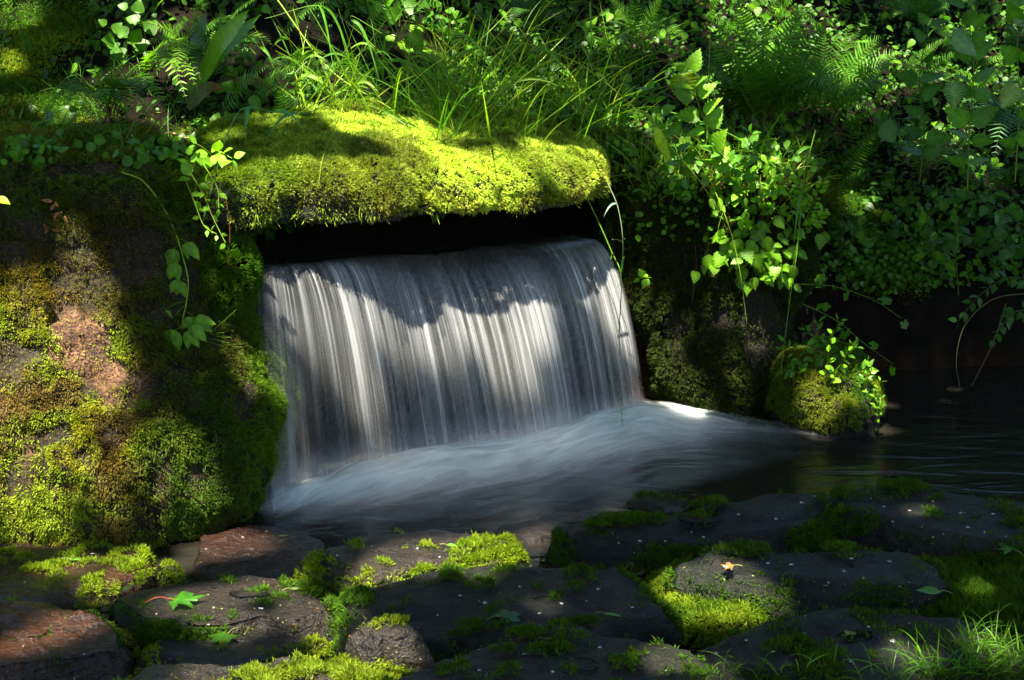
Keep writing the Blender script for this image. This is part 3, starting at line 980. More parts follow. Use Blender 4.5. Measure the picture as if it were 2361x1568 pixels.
def falls_sheet(name, mat, offs, seed, amp, dens, parent):
    nu, nv = 420, 110
    u = np.linspace(0, 1, nu)
    v = np.linspace(-0.22, 1.0, nv)
    U, Vv = np.meshgrid(u, v, indexing='ij')
    lip = LIP_L + (LIP_R - LIP_L) * U[..., None]
    base = np.stack([np.interp(U, BU, BASE[:, k]) for k in range(3)], -1)
    h = np.clip(Vv, 0, 1)
    P = lip.copy()
    ext = np.where(Vv < 0, Vv, 0)[..., None]
    edge = 0.03 * np.sin(U * 9 + 1)[..., None] * np.array([0.3, -1, 0])
    P = P + (base - lip) * (h ** 0.66)[..., None] * np.array([1, 1, 0]) + ext * (base - lip) * np.array([1.0, 1.0, 0]) * 2.0
    P = P + edge * (1 - h[..., None])
    P[..., 2] = lip[..., 2] * (1 - (0.85 * h ** 1.6 + 0.15 * h ** 1.0)) - ext[..., 0] * 0.02
    q = np.stack([U * 26, Vv * 1.1, U * 0 + seed], -1)
    rid = fbm(q, 3, seed) - 0.5
    rid2 = fbm(np.stack([U * 80, Vv * 1.5, U * 0 + seed * 2], -1), 2, seed + 3) - 0.5
    P = P + FLOWN * (offs + (rid * amp + rid2 * amp * 0.35) * (0.25 + h))[..., None]
    P[..., 2] += rid * amp * 0.25 * (1 - h)
    global FALL_GRID
    FALL_GRID = P.reshape(-1, 3)
    uv = np.stack([U * 1.3, Vv * 0.7], -1)
    C = np.zeros(P.shape)
    C[..., 0] = dens(U, Vv)
    C[..., 1] = 0.05 * sstep(0.1, 0.5, Vv) + 0.6 * sstep(0.84, 1.0, Vv)
    C[..., 2] = 0.35
    return mesh_obj(name, P.reshape(-1, 3), grid_faces(nu, nv), mat, parent, C.reshape(-1, 3), uv.reshape(-1, 2))


def dens_shade_b(U, Vv):
    return dens_shade_a(U, Vv) * sstep(0.08, 0.45, Vv) * (0.5 + 0.9 * fbm(np.stack([U * 9, Vv * 0.8, U * 0 + 4], -1), 2, 5))


def dens_shade_a(U, Vv):
    start = np.interp(U, [0, 0.05, 0.25, 0.4, 0.55, 0.75, 0.92, 1.0], [-0.02, -0.01, 0.0, 0.05, 0.07, 0.05, 0.0, 0.0])
    d = sstep(start - 0.02, start + np.interp(U, [0, 0.2, 0.35, 0.8, 1.0], [0.12, 0.16, 0.42, 0.40, 0.12]), Vv)  # thinner mid-lip paints in the slab's shade, fuller ends the sunlit water
    d = d * (1 - 0.42 * sstep(0.45, 0.9, Vv))
    d = d * (1 - 0.55 * sstep(0.20, 0.05, U) * sstep(0.35, 0.6, Vv))
    d = d * sstep(0.0, 0.012, U) * sstep(1.0, 0.98, U)
    n = fbm(np.stack([U * 5, Vv * 1.3, U * 0], -1), 2, 8)
    return d * (0.42 + 1.05 * n)


falls = kind(thing("waterfall", "silky white curtain of water pouring over the rock ledge", "waterfall", (-0.2, 3.9, 0)), "structure")
falls_sheet("water_sheet", mat_falls("falls_front", 42, 0.5, 0.45, 0.65, 3.1, 0.9, 0.95), 0.0, 3, 0.022, dens_shade_a, falls)
falls_sheet("water_sheet", mat_falls("falls_back", 22, 0.6, 0.46, 0.74, 9.4, 0.5, 0.55), -0.035, 14, 0.02, dens_shade_b, falls)
FB = np.array([[560, 1180], [628, 1172], [700, 1140], [800, 1112], [1000, 1062], [1200, 1024], [1350, 985], [1480, 952], [1600, 962], [1750, 985], [1880, 992], [2000, 1000]], float)
FF = np.array([[575, 1190], [650, 1208], [740, 1220], [840, 1230], [1040, 1226], [1230, 1208], [1400, 1190], [1540, 1158], [1680, 1112], [1800, 1075], [1920, 1048], [2040, 1030]], float)


def foam_layer(mat, zoff, hump, dk, seed, parent, push=0.0):
    nu, nv = 300, 60
    u = np.linspace(0, 1, nu)
    v = np.linspace(0, 1, nv)
    ku = u * (len(FB) - 1)
    b = np.array([onz(x, y, 0.0) for x, y in FB]); f = np.array([onz(x, y, 0.0) for x, y in FF])
    b = np.stack([np.interp(ku, np.arange(len(FB)), b[:, k]) for k in range(3)], -1)
    f = np.stack([np.interp(ku, np.arange(len(FF)), f[:, k]) for k in range(3)], -1)
    for _ in range(12):
        b[1:-1] = (b[:-2] + 2 * b[1:-1] + b[2:]) / 4
        f[1:-1] = (f[:-2] + 2 * f[1:-1] + f[2:]) / 4
    P = b[:, None] * (1 - v[None, :, None]) + f[:, None] * v[None, :, None]
    U, Vv = np.meshgrid(u, v, indexing='ij')
    on = sstep(0.03, 0.12, U) * sstep(1.0, 0.55, U)
    n = fbm(np.stack([U * 14, Vv * 3, U * 0 + seed], -1), 3, seed)
    P[..., 2] = 0.006 + zoff * np.exp(-((Vv - 0.12) / 0.35) ** 2) + hump * on * (0.4 + 1.2 * n) * np.exp(-((Vv - 0.16) / 0.30) ** 2)
    d = np.interp(U, [0, 0.06, 0.15, 0.4, 0.62, 0.70, 0.80, 0.9, 1.0], [0.0, 0.40, 0.75, 0.95, 1.0, 1.05, 0.32, 0.12, 0.0])
    d = d * sstep(0.0, 0.10, Vv) * (0.12 + 0.88 * np.exp(-(np.maximum(Vv - np.interp(U, [0, 0.6, 0.75, 1.0], [0.25, 0.22, 0.10, 0.05]), 0) / 0.26) ** 2)) * sstep(1.0, 0.8, Vv)
    C = np.zeros(P.shape)
    C[..., 0] = np.clip(d * dk * 1.3, 0, 1.4)
    along = np.r_[0, np.cumsum(np.linalg.norm(np.diff(b, axis=0), axis=1))]
    uv = np.stack([np.repeat(along[:, None], nv, 1) + Vv * 0.25, Vv * np.linalg.norm(f - b, axis=1)[:, None]], -1)
    return mesh_obj("white_water", P.reshape(-1, 3), grid_faces(nu, nv), mat, parent, C.reshape(-1, 3), uv.reshape(-1, 2))


foam = kind(thing("white_water", "soft pale blue foam streaming away from the foot of the falls", "foam", (0, 3.6, 0)), "structure")
foam_layer(mat_foam("foam_low", (2.6, 16), 1.0, 0.95, (0.70, 0.72, 0.73)), 0.0, 0.006, 1.0, 4, foam)
foam_layer(mat_foam("foam_mid", (3.6, 20), 5.0, 0.85, (0.82, 0.83, 0.84)), 0.008, 0.022, 0.95, 9, foam)
foam_layer(mat_foam("foam_top", (5.0, 18), 8.0, 0.8, (0.88, 0.95, 0.96)), 0.014, 0.040, 0.85, 15, foam)


# fine mist standing where the sheet meets the pool: a few soft upright veils along the foot
def mist_veil(off, hgt, seed, dk):
    nu, nv = 260, 26
    U, Vv = np.meshgrid(np.linspace(0, 1, nu), np.linspace(0, 1, nv), indexing='ij')
    b = np.stack([np.interp(U, BU, BASE[:, k]) for k in range(3)], -1)
    P = b + FLOWN * (off + 0.02 * (fbm(np.stack([U * 9, U * 0, U * 0 + seed], -1), 2, seed) - 0.5))[..., None]
    hh = hgt * (0.55 + 0.9 * fbm(np.stack([U * 16, U * 0, U * 0 + seed], -1), 3, seed + 1))
    P[..., 2] = 0.004 + hh * Vv
    P = P + FLOWN * (-0.03 * Vv ** 2)[..., None]
    C = np.zeros(P.shape)
    C[..., 0] = dk * (1 - Vv) ** 1.5 * sstep(0, 0.06, U) * sstep(1.0, 0.95, U)
    uv = np.stack([U * 1.3, Vv * hgt], -1)
    mesh_obj("mist", P.reshape(-1, 3), grid_faces(nu, nv), MISTM, foam, C.reshape(-1, 3), uv.reshape(-1, 2))


MISTM = mat_foam("mist", (9, 14), 2.0, 0.95, (0.84, 0.92, 0.93))
for m_o, m_h, m_s, m_d in ((0.03, 0.09, 3, 0.75), (0.055, 0.075, 8, 0.75), (0.08, 0.055, 13, 0.8), (0.11, 0.04, 19, 0.8)):
    mist_veil(m_o, m_h, m_s, m_d)

# ------------------------------------------------------------------ plants
UP = np.array([0, 0, 1.0])


def leaf_tmpl(n, wf, fold=0.12, droop=0.15, teeth=0.0, wave=0.0):
    x = np.linspace(0, 1, n)
    wd = np.array([wf(t) for t in x])
    if teeth:
        wd = wd * (1 + teeth * np.where(np.arange(n) % 2 == 0, 1, -1) * (x > 0.05) * (x < 0.97))
    z = -droop * x ** 2
    e = fold * wd + wave * np.sin(x * 14)
    c = np.stack([x, 0 * x, z], -1)
    l = np.stack([x - (0.06 * (np.arange(n) % 2) if teeth else 0), wd, z + e], -1)
    r = l * [1, -1, 1]
    V = np.concatenate([c, l, r])
    i = np.arange(n - 1)
    F = np.concatenate([np.stack([i, i + 1, n + i + 1], -1), np.stack([i, n + i + 1, n + i], -1), np.stack([i, 2 * n + i + 1, i + 1], -1), np.stack([i, 2 * n + i, 2 * n + i + 1], -1)])
    cm = np.concatenate([np.full(n, 1.25), np.full(2 * n, 0.95)])
    return V, F, cm


def ovate(w, a=0.75, b=1.1):
    return lambda t: w * (math.sin(math.pi * min(max(t, 0.0), 1) ** a) ** b if 0 < t < 1 else 0.0)


T_OV = leaf_tmpl(6, ovate(0.30))
T_RND = leaf_tmpl(6, ovate(0.46, 0.85, 0.6), 0.1, 0.1)
T_HEART = leaf_tmpl(7, ovate(0.47, 0.55, 0.8), 0.16, 0.22)
T_TOOTH = leaf_tmpl(15, ovate(0.36, 0.62, 0.9), 0.14, 0.25, 0.10)
T_BIG = leaf_tmpl(21, ovate(0.45, 0.55, 0.8), 0.16, 0.25, 0.07, 0.012)
T_LANCE = leaf_tmpl(6, ovate(0.15, 0.7, 0.9), 0.2, 0.2)
T_PIN = leaf_tmpl(6, lambda t: [0.13, 0.15, 0.13, 0.10, 0.06, 0.0][int(round(t * 5))], 0.1, 0.10)
T_TONGUE = leaf_tmpl(26, lambda t: 0.085 * (0.55 + 0.45 * math.sin(min(t * 3, 1.57))) * (1 - max(0, (t - 0.6) / 0.4) ** 1.9), 0.25, 0.0, 0.0, 0.010)


def lobed(nl=5, depth=0.5, teeth=0.08, n=60, spread=5.4):
    """A palmate leaf: stalk at the origin, lobes fanning out."""
    th = np.linspace(-spread / 2, spread / 2, n)
    k = (th / spread + 0.5) * nl
    lobe = np.abs(np.sin(np.pi * k)) ** 0.7
    r = (1 - depth) + depth * lobe
    r = r * (0.62 + 0.38 * np.cos(th * 0.5)) * (1 + teeth * np.where(np.arange(n) % 2 == 0, 1, -1))
    V = np.stack([0.35 + 0.65 * r * np.cos(th), 0.65 * r * np.sin(th), 0.05 * lobe - 0.12 * r ** 2], -1)
    V = np.concatenate([[[0.30, 0, 0.02]], V])
    F = np.stack([np.zeros(n - 1, int), np.arange(1, n), np.arange(2, n + 1)], -1)
    return V, F, np.r_[1.15, np.where(lobe > 0.8, 1.08, 0.95)]


T_LOBE = lobed(5, 0.42, 0.07)
T_LOBE_S = lobed(5, 0.35, 0.0, 22)


def maple():
    key = [(-165, 0.12), (-150, 0.34), (-128, 0.42), (-122, 0.36), (-105, 0.60), (-96, 0.50), (-82, 0.42), (-72, 0.66), (-62, 0.70), (-52, 0.98), (-44, 0.74), (-34, 0.66), (-22, 0.46), (-18, 0.72), (-10, 0.78), (0, 1.08)]
    key = key + [(-a_, r_) for a_, r_ in key[:-1][::-1]]
    th = np.radians([k_[0] for k_ in key]); r = np.array([k_[1] for k_ in key])
    tt = np.linspace(0, len(key) - 1, (len(key) - 1) * 3 + 1)
    th = np.interp(tt, np.arange(len(key)), th); r = np.interp(tt, np.arange(len(key)), r) * (1 + 0.04 * np.sin(np.arange(len(tt)) * 2.1))
    z = 0.10 * np.cos(th * 5) * r - 0.10 * r ** 2
    V = np.stack([0.25 + 0.62 * r * np.cos(th), 0.62 * r * np.sin(th), z], -1)
    mid = np.stack([0.25 + 0.31 * r * np.cos(th), 0.31 * r * np.sin(th), z * 0.4], -1)
    n = len(th)
    V = np.concatenate([[[0.25, 0, 0.02]], mid, V])
    i = np.arange(n - 1)
    F = np.concatenate([np.stack([0 * i, 1 + i, 2 + i], -1), np.stack([1 + i, 1 + n + i, 2 + n + i], -1), np.stack([1 + i, 2 + n + i, 2 + i], -1)])
    return V, F, np.r_[1.3, 0.9 + 0.35 * np.tile(r > 0.65, 1), np.full(n, 0.9) + 0.2 * (r > 0.9)]


T_MAPLE = maple()


def place(acc, tm, P, fwd, up, size, col, ws=1.0):
    V0, F0, cm = tm
    P = np.atleast_2d(P); n = len(P)
    fwd = nrm(np.broadcast_to(fwd, (n, 3))); up = np.broadcast_to(up, (n, 3))
    sd = nrm(np.cross(up, fwd)); up = np.cross(fwd, sd)
    size = np.broadcast_to(np.asarray(size, float), (n,))
    L = V0 * np.array([1, 1, 1.0])
    R = np.stack([fwd, sd * ws, up], 1)
    V = np.einsum('kc,ncd->nkd', L, R) * size[:, None, None] + P[:, None]
    F = (np.arange(n)[:, None, None] * len(V0) + F0[None]).reshape(-1, 3)
    col = np.broadcast_to(np.asarray(col, float), (n, 3))
    C = (col[:, None] * cm[None, :, None]).reshape(-1, 3)
    acc.add(V.reshape(-1, 3), F, C)


def curve(A, B, bow, n=14, bd=UP, k=1.0):
    t = np.linspace(0, 1, n)[:, None]
    return lerp(np.asarray(A), np.asarray(B), t) + np.asarray(bd) * bow * (4 * t * (1 - t)) ** k


def spline(pts, n=30):
    pts = np.asarray(pts, float)
    if len(pts) == 2:
        return lerp(pts[0], pts[1], np.linspace(0, 1, n)[:, None])
    q = np.vstack([2 * pts[0] - pts[1], pts, 2 * pts[-1] - pts[-2]])
    o = []
    m = len(pts) - 1
    for t in np.linspace(0, m, n):
        i = min(int(t), m - 1); f = t - i
        p0, p1, p2, p3 = q[i:i + 4]
        o.append(0.5 * (2 * p1 + (p2 - p0) * f + (2 * p0 - 5 * p1 + 4 * p2 - p3) * f * f + (3 * p1 - p0 - 3 * p2 + p3) * f ** 3))
    return np.array(o)


def tube(pts, r, ns=5):
    pts = np.asarray(pts, float); r = np.broadcast_to(np.asarray(r, float), (len(pts),))
    t = nrm(np.gradient(pts, axis=0))
    ref = np.array([0.31, 0.2, 0.93]) if abs(t[0, 2]) < 0.8 else np.array([1.0, 0.2, 0.1])
    s = nrm(np.cross(t, ref)); u = np.cross(s, t)
    a = np.linspace(0, 2 * math.pi, ns, endpoint=False)
    G = pts[None] + np.cos(a)[:, None, None] * s[None] * r[None, :, None] + np.sin(a)[:, None, None] * u[None] * r[None, :, None]
    return G.reshape(-1, 3), grid_faces(ns, len(pts), True)


def ribbon(acc, pts, w, col, face=None, fold=0.2):
    """A grass blade or strap along pts, w = widths."""
    pts = np.asarray(pts, float); n = len(pts)
    t = nrm(np.gradient(pts, axis=0))
    f = nrm(CAM - pts) + RNG.normal(size=3) * 0.6 if face is None else np.broadcast_to(face, pts.shape)
    s = nrm(np.cross(t, f)); u = np.cross(s, t)
    w = np.broadcast_to(np.asarray(w, float), (n,))[:, None]
    V = np.concatenate([pts, pts + s * w / 2 + u * w * fold, pts - s * w / 2 + u * w * fold])
    i = np.arange(n - 1)
    F = np.concatenate([np.stack([i, i + 1, n + i + 1], -1), np.stack([i, n + i + 1, n + i], -1), np.stack([i, 2 * n + i + 1, i + 1], -1), np.stack([i, 2 * n + i, 2 * n + i + 1], -1)])
    acc.add(V, F, col)


def frond(acc, A, B, bow, W, n, col, seed=0, face=None, side=0.0):
    """Pinnate fern frond from A to B; W = greatest pinna length."""
    rng = np.random.default_rng(seed)
    pts = curve(A, B, bow, n + 6)
    L = np.linalg.norm(B - A)
    f = face if face is not None else nrm(nrm(CAM - (A + B) / 2) * 0.75 + UP * 0.8 + rng.normal(size=3) * 0.15)
    t = nrm(np.gradient(pts, axis=0))
    sd = nrm(np.cross(t, f)); u = np.cross(sd, t)
    acc.add(*tube(pts, np.linspace(0.0022, 0.0006, len(pts)), 4), np.array([0.08, 0.07, 0.02]))
    k = np.arange(4, n + 6)
    s = (k - 4) / (n + 1.0)
    ln = W * np.minimum(1, 0.55 + s * 2.4) * (1 - s ** 2.2) ** 0.9 + 0.002
    sp = L / n
    for sgn in (1, -1):
        d = nrm(sd[k] * sgn + t[k] * (0.28 + 0.4 * s[:, None]) + u[k] * 0.1 - UP * 0.10 + rng.normal(size=(len(k), 3)) * 0.07)
        c = col * rng.uniform(0.8, 1.25, (len(k), 1))
        place(acc, T_PIN, pts[k], d, u[k] + rng.normal(size=(len(k), 3)) * 0.12, ln * rng.uniform(0.9, 1.05, len(k)), c, np.clip(sp * 1.9 / W, 0.45, 1.5))


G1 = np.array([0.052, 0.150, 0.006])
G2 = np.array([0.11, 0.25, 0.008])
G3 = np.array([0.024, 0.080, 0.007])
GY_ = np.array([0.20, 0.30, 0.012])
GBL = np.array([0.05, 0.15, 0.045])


def fern(label, root, fronds, W, n, col, seed, dz=0.0):
    """fronds: (tip x, tip y, depth offset, bow); each frond is its own child."""
    R0 = hit(*root)[0] + np.array([0, -0.04, 0.0])
    W = W * 1.25
    t = thing("fern", label, "fern", R0)
    for i, (tx, ty, dY, bow) in enumerate(fronds):
        a = Acc()
        B = at(tx, ty, R0[1] + dY - 0.12)
        L = np.linalg.norm(B - R0)
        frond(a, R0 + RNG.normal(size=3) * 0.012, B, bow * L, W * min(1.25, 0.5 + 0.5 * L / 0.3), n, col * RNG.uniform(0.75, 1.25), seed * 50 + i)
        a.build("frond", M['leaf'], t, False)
    return t


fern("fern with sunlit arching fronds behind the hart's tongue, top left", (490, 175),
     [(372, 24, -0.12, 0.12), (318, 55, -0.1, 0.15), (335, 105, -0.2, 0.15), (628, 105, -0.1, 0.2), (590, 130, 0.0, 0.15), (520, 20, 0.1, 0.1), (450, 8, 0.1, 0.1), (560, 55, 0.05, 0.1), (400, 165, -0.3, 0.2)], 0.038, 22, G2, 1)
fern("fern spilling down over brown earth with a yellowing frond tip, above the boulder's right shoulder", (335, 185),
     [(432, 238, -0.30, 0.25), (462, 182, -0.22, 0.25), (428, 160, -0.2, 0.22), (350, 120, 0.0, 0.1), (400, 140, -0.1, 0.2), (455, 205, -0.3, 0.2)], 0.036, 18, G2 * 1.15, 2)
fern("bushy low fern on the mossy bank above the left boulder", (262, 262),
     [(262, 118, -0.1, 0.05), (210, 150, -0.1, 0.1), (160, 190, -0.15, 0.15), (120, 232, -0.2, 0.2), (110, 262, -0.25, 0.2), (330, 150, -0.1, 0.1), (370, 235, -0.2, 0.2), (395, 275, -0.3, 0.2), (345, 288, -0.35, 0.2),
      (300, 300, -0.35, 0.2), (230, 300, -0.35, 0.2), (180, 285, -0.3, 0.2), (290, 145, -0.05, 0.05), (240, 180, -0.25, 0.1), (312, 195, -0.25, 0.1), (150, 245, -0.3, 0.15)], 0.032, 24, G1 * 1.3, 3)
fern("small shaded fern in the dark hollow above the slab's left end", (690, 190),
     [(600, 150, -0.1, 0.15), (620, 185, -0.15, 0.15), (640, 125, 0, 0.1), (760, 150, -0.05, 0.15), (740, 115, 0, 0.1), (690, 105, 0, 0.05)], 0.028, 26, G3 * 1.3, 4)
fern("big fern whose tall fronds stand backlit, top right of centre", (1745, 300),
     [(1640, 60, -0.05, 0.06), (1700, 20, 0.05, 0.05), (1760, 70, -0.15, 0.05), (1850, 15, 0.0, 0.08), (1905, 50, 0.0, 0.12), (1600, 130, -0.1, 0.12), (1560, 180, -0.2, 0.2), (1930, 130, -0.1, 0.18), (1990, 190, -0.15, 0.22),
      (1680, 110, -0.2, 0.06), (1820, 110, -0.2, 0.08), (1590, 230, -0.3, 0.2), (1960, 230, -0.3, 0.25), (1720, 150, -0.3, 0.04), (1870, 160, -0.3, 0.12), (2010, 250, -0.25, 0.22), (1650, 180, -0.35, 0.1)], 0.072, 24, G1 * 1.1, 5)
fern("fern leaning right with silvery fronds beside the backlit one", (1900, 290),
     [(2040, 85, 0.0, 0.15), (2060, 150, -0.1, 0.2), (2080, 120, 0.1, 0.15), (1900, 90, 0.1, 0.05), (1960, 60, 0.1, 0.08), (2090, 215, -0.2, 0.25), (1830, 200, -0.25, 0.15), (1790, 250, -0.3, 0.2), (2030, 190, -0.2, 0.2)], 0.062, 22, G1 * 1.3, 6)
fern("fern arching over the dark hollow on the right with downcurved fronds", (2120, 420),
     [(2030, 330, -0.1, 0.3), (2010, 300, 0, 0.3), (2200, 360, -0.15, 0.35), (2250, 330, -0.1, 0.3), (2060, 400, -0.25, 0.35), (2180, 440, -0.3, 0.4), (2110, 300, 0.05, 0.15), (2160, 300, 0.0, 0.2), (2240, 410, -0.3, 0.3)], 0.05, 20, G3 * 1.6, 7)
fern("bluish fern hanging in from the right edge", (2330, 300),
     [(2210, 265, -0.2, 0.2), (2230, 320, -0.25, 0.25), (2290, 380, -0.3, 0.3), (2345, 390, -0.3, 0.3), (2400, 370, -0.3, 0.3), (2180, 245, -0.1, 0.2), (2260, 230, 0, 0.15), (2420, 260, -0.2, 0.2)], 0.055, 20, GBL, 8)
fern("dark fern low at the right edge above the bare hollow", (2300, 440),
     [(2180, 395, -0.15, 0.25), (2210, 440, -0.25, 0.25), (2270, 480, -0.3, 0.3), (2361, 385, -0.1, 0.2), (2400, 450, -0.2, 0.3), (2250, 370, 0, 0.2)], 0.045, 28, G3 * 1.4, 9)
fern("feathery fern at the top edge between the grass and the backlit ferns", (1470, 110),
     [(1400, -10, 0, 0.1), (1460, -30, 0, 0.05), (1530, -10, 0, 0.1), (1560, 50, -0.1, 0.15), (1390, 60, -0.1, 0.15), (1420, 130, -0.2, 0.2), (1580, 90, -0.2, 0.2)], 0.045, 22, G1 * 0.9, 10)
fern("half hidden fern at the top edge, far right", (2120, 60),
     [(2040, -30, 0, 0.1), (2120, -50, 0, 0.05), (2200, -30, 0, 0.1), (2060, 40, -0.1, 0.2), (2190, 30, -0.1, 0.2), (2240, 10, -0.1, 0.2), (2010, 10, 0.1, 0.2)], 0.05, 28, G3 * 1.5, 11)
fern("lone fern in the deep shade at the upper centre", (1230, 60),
     [(1150, -20, 0, 0.1), (1220, -40, 0, 0.05), (1300, -10, 0, 0.12), (1170, 60, -0.15, 0.2), (1310, 70, -0.15, 0.2)], 0.04, 26, G3 * 1.2, 12)

# hart's tongue with its dead leaves
R0 = hit(480, 205)[0] + [0, -0.12, 0]
ht = thing("hart_s_tongue_fern", "hart's tongue with tall undivided strap leaves above the slab's left end", "fern", R0)
for (tx, ty, dY, col, ws, bx) in [(577, 22, -0.22, G2 * 1.0, 1.0, 0), (603, 34, -0.16, G1 * 1.3, 0.8, 0), (478, 25, 0.02, G3 * 1.1, 1.1, 0), (455, 60, 0.05, G3, 0.9, 0), (545, 90, 0.05, G3 * 1.2, 0.9, 0)]:
    a = Acc()
    B = at(tx, ty, R0[1] + dY)
    d = B - R0
    fc = nrm(CAM - R0) + np.array([-0.5, 0, 0.3])
    place(a, T_TONGUE, R0, d, fc, np.linalg.norm(d), col, ws)
    V_, F_, C_, U_ = a.arrays()
    tt = np.clip(((V_ - R0) @ d) / (d @ d), 0, 1)
    V_ = V_ + np.outer(4 * tt * (1 - tt) * 0.02, [-1, 0, 0.2])
    mesh_obj("strap_leaf", V_, F_, M['glossleaf'], ht, C_)
for k, (x0, y0, x1, y1, col, wdt) in enumerate([(440, 280, 510, 205, np.array([0.07, 0.12, 0.03]), 0.05), (505, 235, 565, 215, np.array([0.08, 0.10, 0.05]), 0.055), (550, 225, 618, 212, np.array([0.12, 0.09, 0.045]), 0.045)]):
    A = hit(x0, y0)[0] + [0, -0.02, 0.04]; B = at(x1, y1, A[1] - 0.02)
    a = Acc()
    pts = curve(A, B, 0.025, 12)
    wd = wdt * np.sin(np.linspace(0.35, 2.9, 12))
    cc = np.tile(lerp(col, np.array([0.22, 0.06, 0.02]), (np.linspace(0, 1, 12) ** 3)[:, None]), (3, 1))
    ribbon(a, pts, wd, cc, nrm(CAM - A) + [0, 0, 0.6], 0.15)
    o = a.build("curled_leaf", M['leaf'], None, True, A)
    tag(o, ["dying hart's tongue leaf sagging left onto the slab's moss", "greyish dying strap leaf lying on the slab's back edge", "brown-tipped curled leaf end at the right of the dying strap leaves"][k], "leaf")

# ------------------------------------------------------------------ undergrowth over the whole bank: too many leaves to count
def bank_points(n, seed, xr=(-3.4, 3.6), ymax=8.2, keep=None):
    rng = np.random.default_rng(seed)
    cen = gV[gF].mean(1)
    line = np.interp(cen[:, 0], BX, BY)
    sel = (cen[:, 0] > xr[0]) & (cen[:, 0] < xr[1]) & (cen[:, 1] > line - 0.04) & (cen[:, 1] < ymax)
    P, N = sample(gV, gF[sel], n, rng)
    N = np.where(N[:, 2:3] < 0, -N, N)
    lx = (P[:, 0] - LIP_L[0]) / (LIP_R[0] - LIP_L[0])
    d = P[:, 1] - np.interp(P[:, 0], BX, BY)
    ok = ~((lx > -0.1) & (lx < 1.1) & (d < 0.42) & (P[:, 2] < 0.72))
    lo = np.interp(P[:, 0], [0.9, 1.1, 1.4], [0.5, 0.30, 0.33]) + 0.10 * (fbm(P * 5, 3, 3) - 0.5)
    ok &= (P[:, 2] > lo)
    if keep is not None:
        ok &= keep(P)
    return P[ok], N[ok]


def undergrowth(name, label, n, seed, tm, size, colf, lift, keep=None, nup=0.7, kindname="stuff", cat="undergrowth", mat='leaf'):
    rng = np.random.default_rng(seed + 1)
    P, N = bank_points(n, seed, keep=keep)
    cl = fbm(P * 3.2, 3, seed + 2)
    X_, Y_, _d = proj(P)
    bare = np.maximum(pxblob(P, [(60, 60, 170, 150), (40, 220, 110, 150), (370, 250, 60, 130), (1900, 470, 70, 120), (690, 110, 120, 100), (860, 150, 160, 110), (475, 150, 60, 90), (260, 215, 140, 90), (420, 100, 100, 80)]), 0)
    rare = np.maximum(pxblob(P, [(1780, 170, 330, 230), (250, 220, 220, 130), (430, 100, 130, 120), (2120, 380, 180, 120)]), 0)
    k = rng.random(len(P)) < sstep(0.22, 0.45, cl) * (1 - 0.9 * (bare > 0)) * (1 - 0.2 * (rare > 0))
    P, N, cl = P[k], N[k], cl[k]
    P = P + N * rng.uniform(lift[0], lift[1], len(P))[:, None] * (0.4 + 1.2 * cl)[:, None]
    up = nrm(UP * nup + N * 0.2 + nrm(CAM - P) * 0.55 + rng.normal(size=P.shape) * 0.45)
    fw = nrm(rng.normal(size=P.shape) + np.array([0, -0.5, -0.35]))
    sz = size * rng.uniform(0.55, 1.4, len(P))
    a = Acc()
    place(a, tm, P, fw, up, sz, colf(P) * rng.uniform(0.65, 1.4, (len(P), 1)))
    return kind(a.build(name, M[mat], None, False), kindname, label, cat)


mixc = lambda A_, B_, s_, f_=5: (lambda P: lerp(A_, B_, sstep(0.35, 0.65, fbm(P * f_, 3, s_))[:, None]))
undergrowth("ground_cover", "dense small round leaves carpeting the slope behind the stream", 40000, 400, T_RND, 0.022, mixc(G3, G1, 11), (0.005, 0.05))
undergrowth("pointed_cover", "small pointed leaves thick on the slope between the ferns", 34000, 405, T_OV, 0.030, mixc(G3 * 0.9, G1 * 0.9, 14), (0.01, 0.07))
undergrowth("ivy", "heart-shaped leaves rambling over the bank", 12000, 410, T_HEART, 0.034, mixc(G3 * 1.1, G1, 12), (0.01, 0.07))
undergrowth("weeds", "toothed nettle-like leaves among the bank's undergrowth", 4000, 420, T_TOOTH, 0.05, mixc(G1, G2 * 0.9, 13), (0.02, 0.12))
undergrowth("leaf_litter", "dry brown leaves and bits lying under the plants", 3000, 440, T_OV, 0.03, lambda P: lerp(np.array([0.04, 0.022, 0.010]), np.array([0.11, 0.06, 0.03]), RNG.random((len(P), 1))), (0.002, 0.02))
# small fern fronds scattered through the undergrowth on the slope
a = Acc()
P, N = bank_points(1100, 455, xr=(-2.6, 2.8), ymax=7.0, keep=lambda P: fbm(P * 1.6, 2, 71) > 0.46)
for i, p_ in enumerate(P[:430]):
    L_ = RNG.uniform(0.14, 0.34)
    dd = nrm(np.array([RNG.normal() * 0.9, -0.55, RNG.uniform(0.3, 1.2)]))
    frond(a, p_, p_ + dd * L_, 0.1 * L_, L_ * 0.16, 18, lerp(G3, G1, RNG.random()) * RNG.uniform(0.8, 1.4), 900 + i)
kind(a.build("small_ferns", M['leaf'], None, False), "stuff", "small fern fronds scattered through the undergrowth of the slope", "ferns")


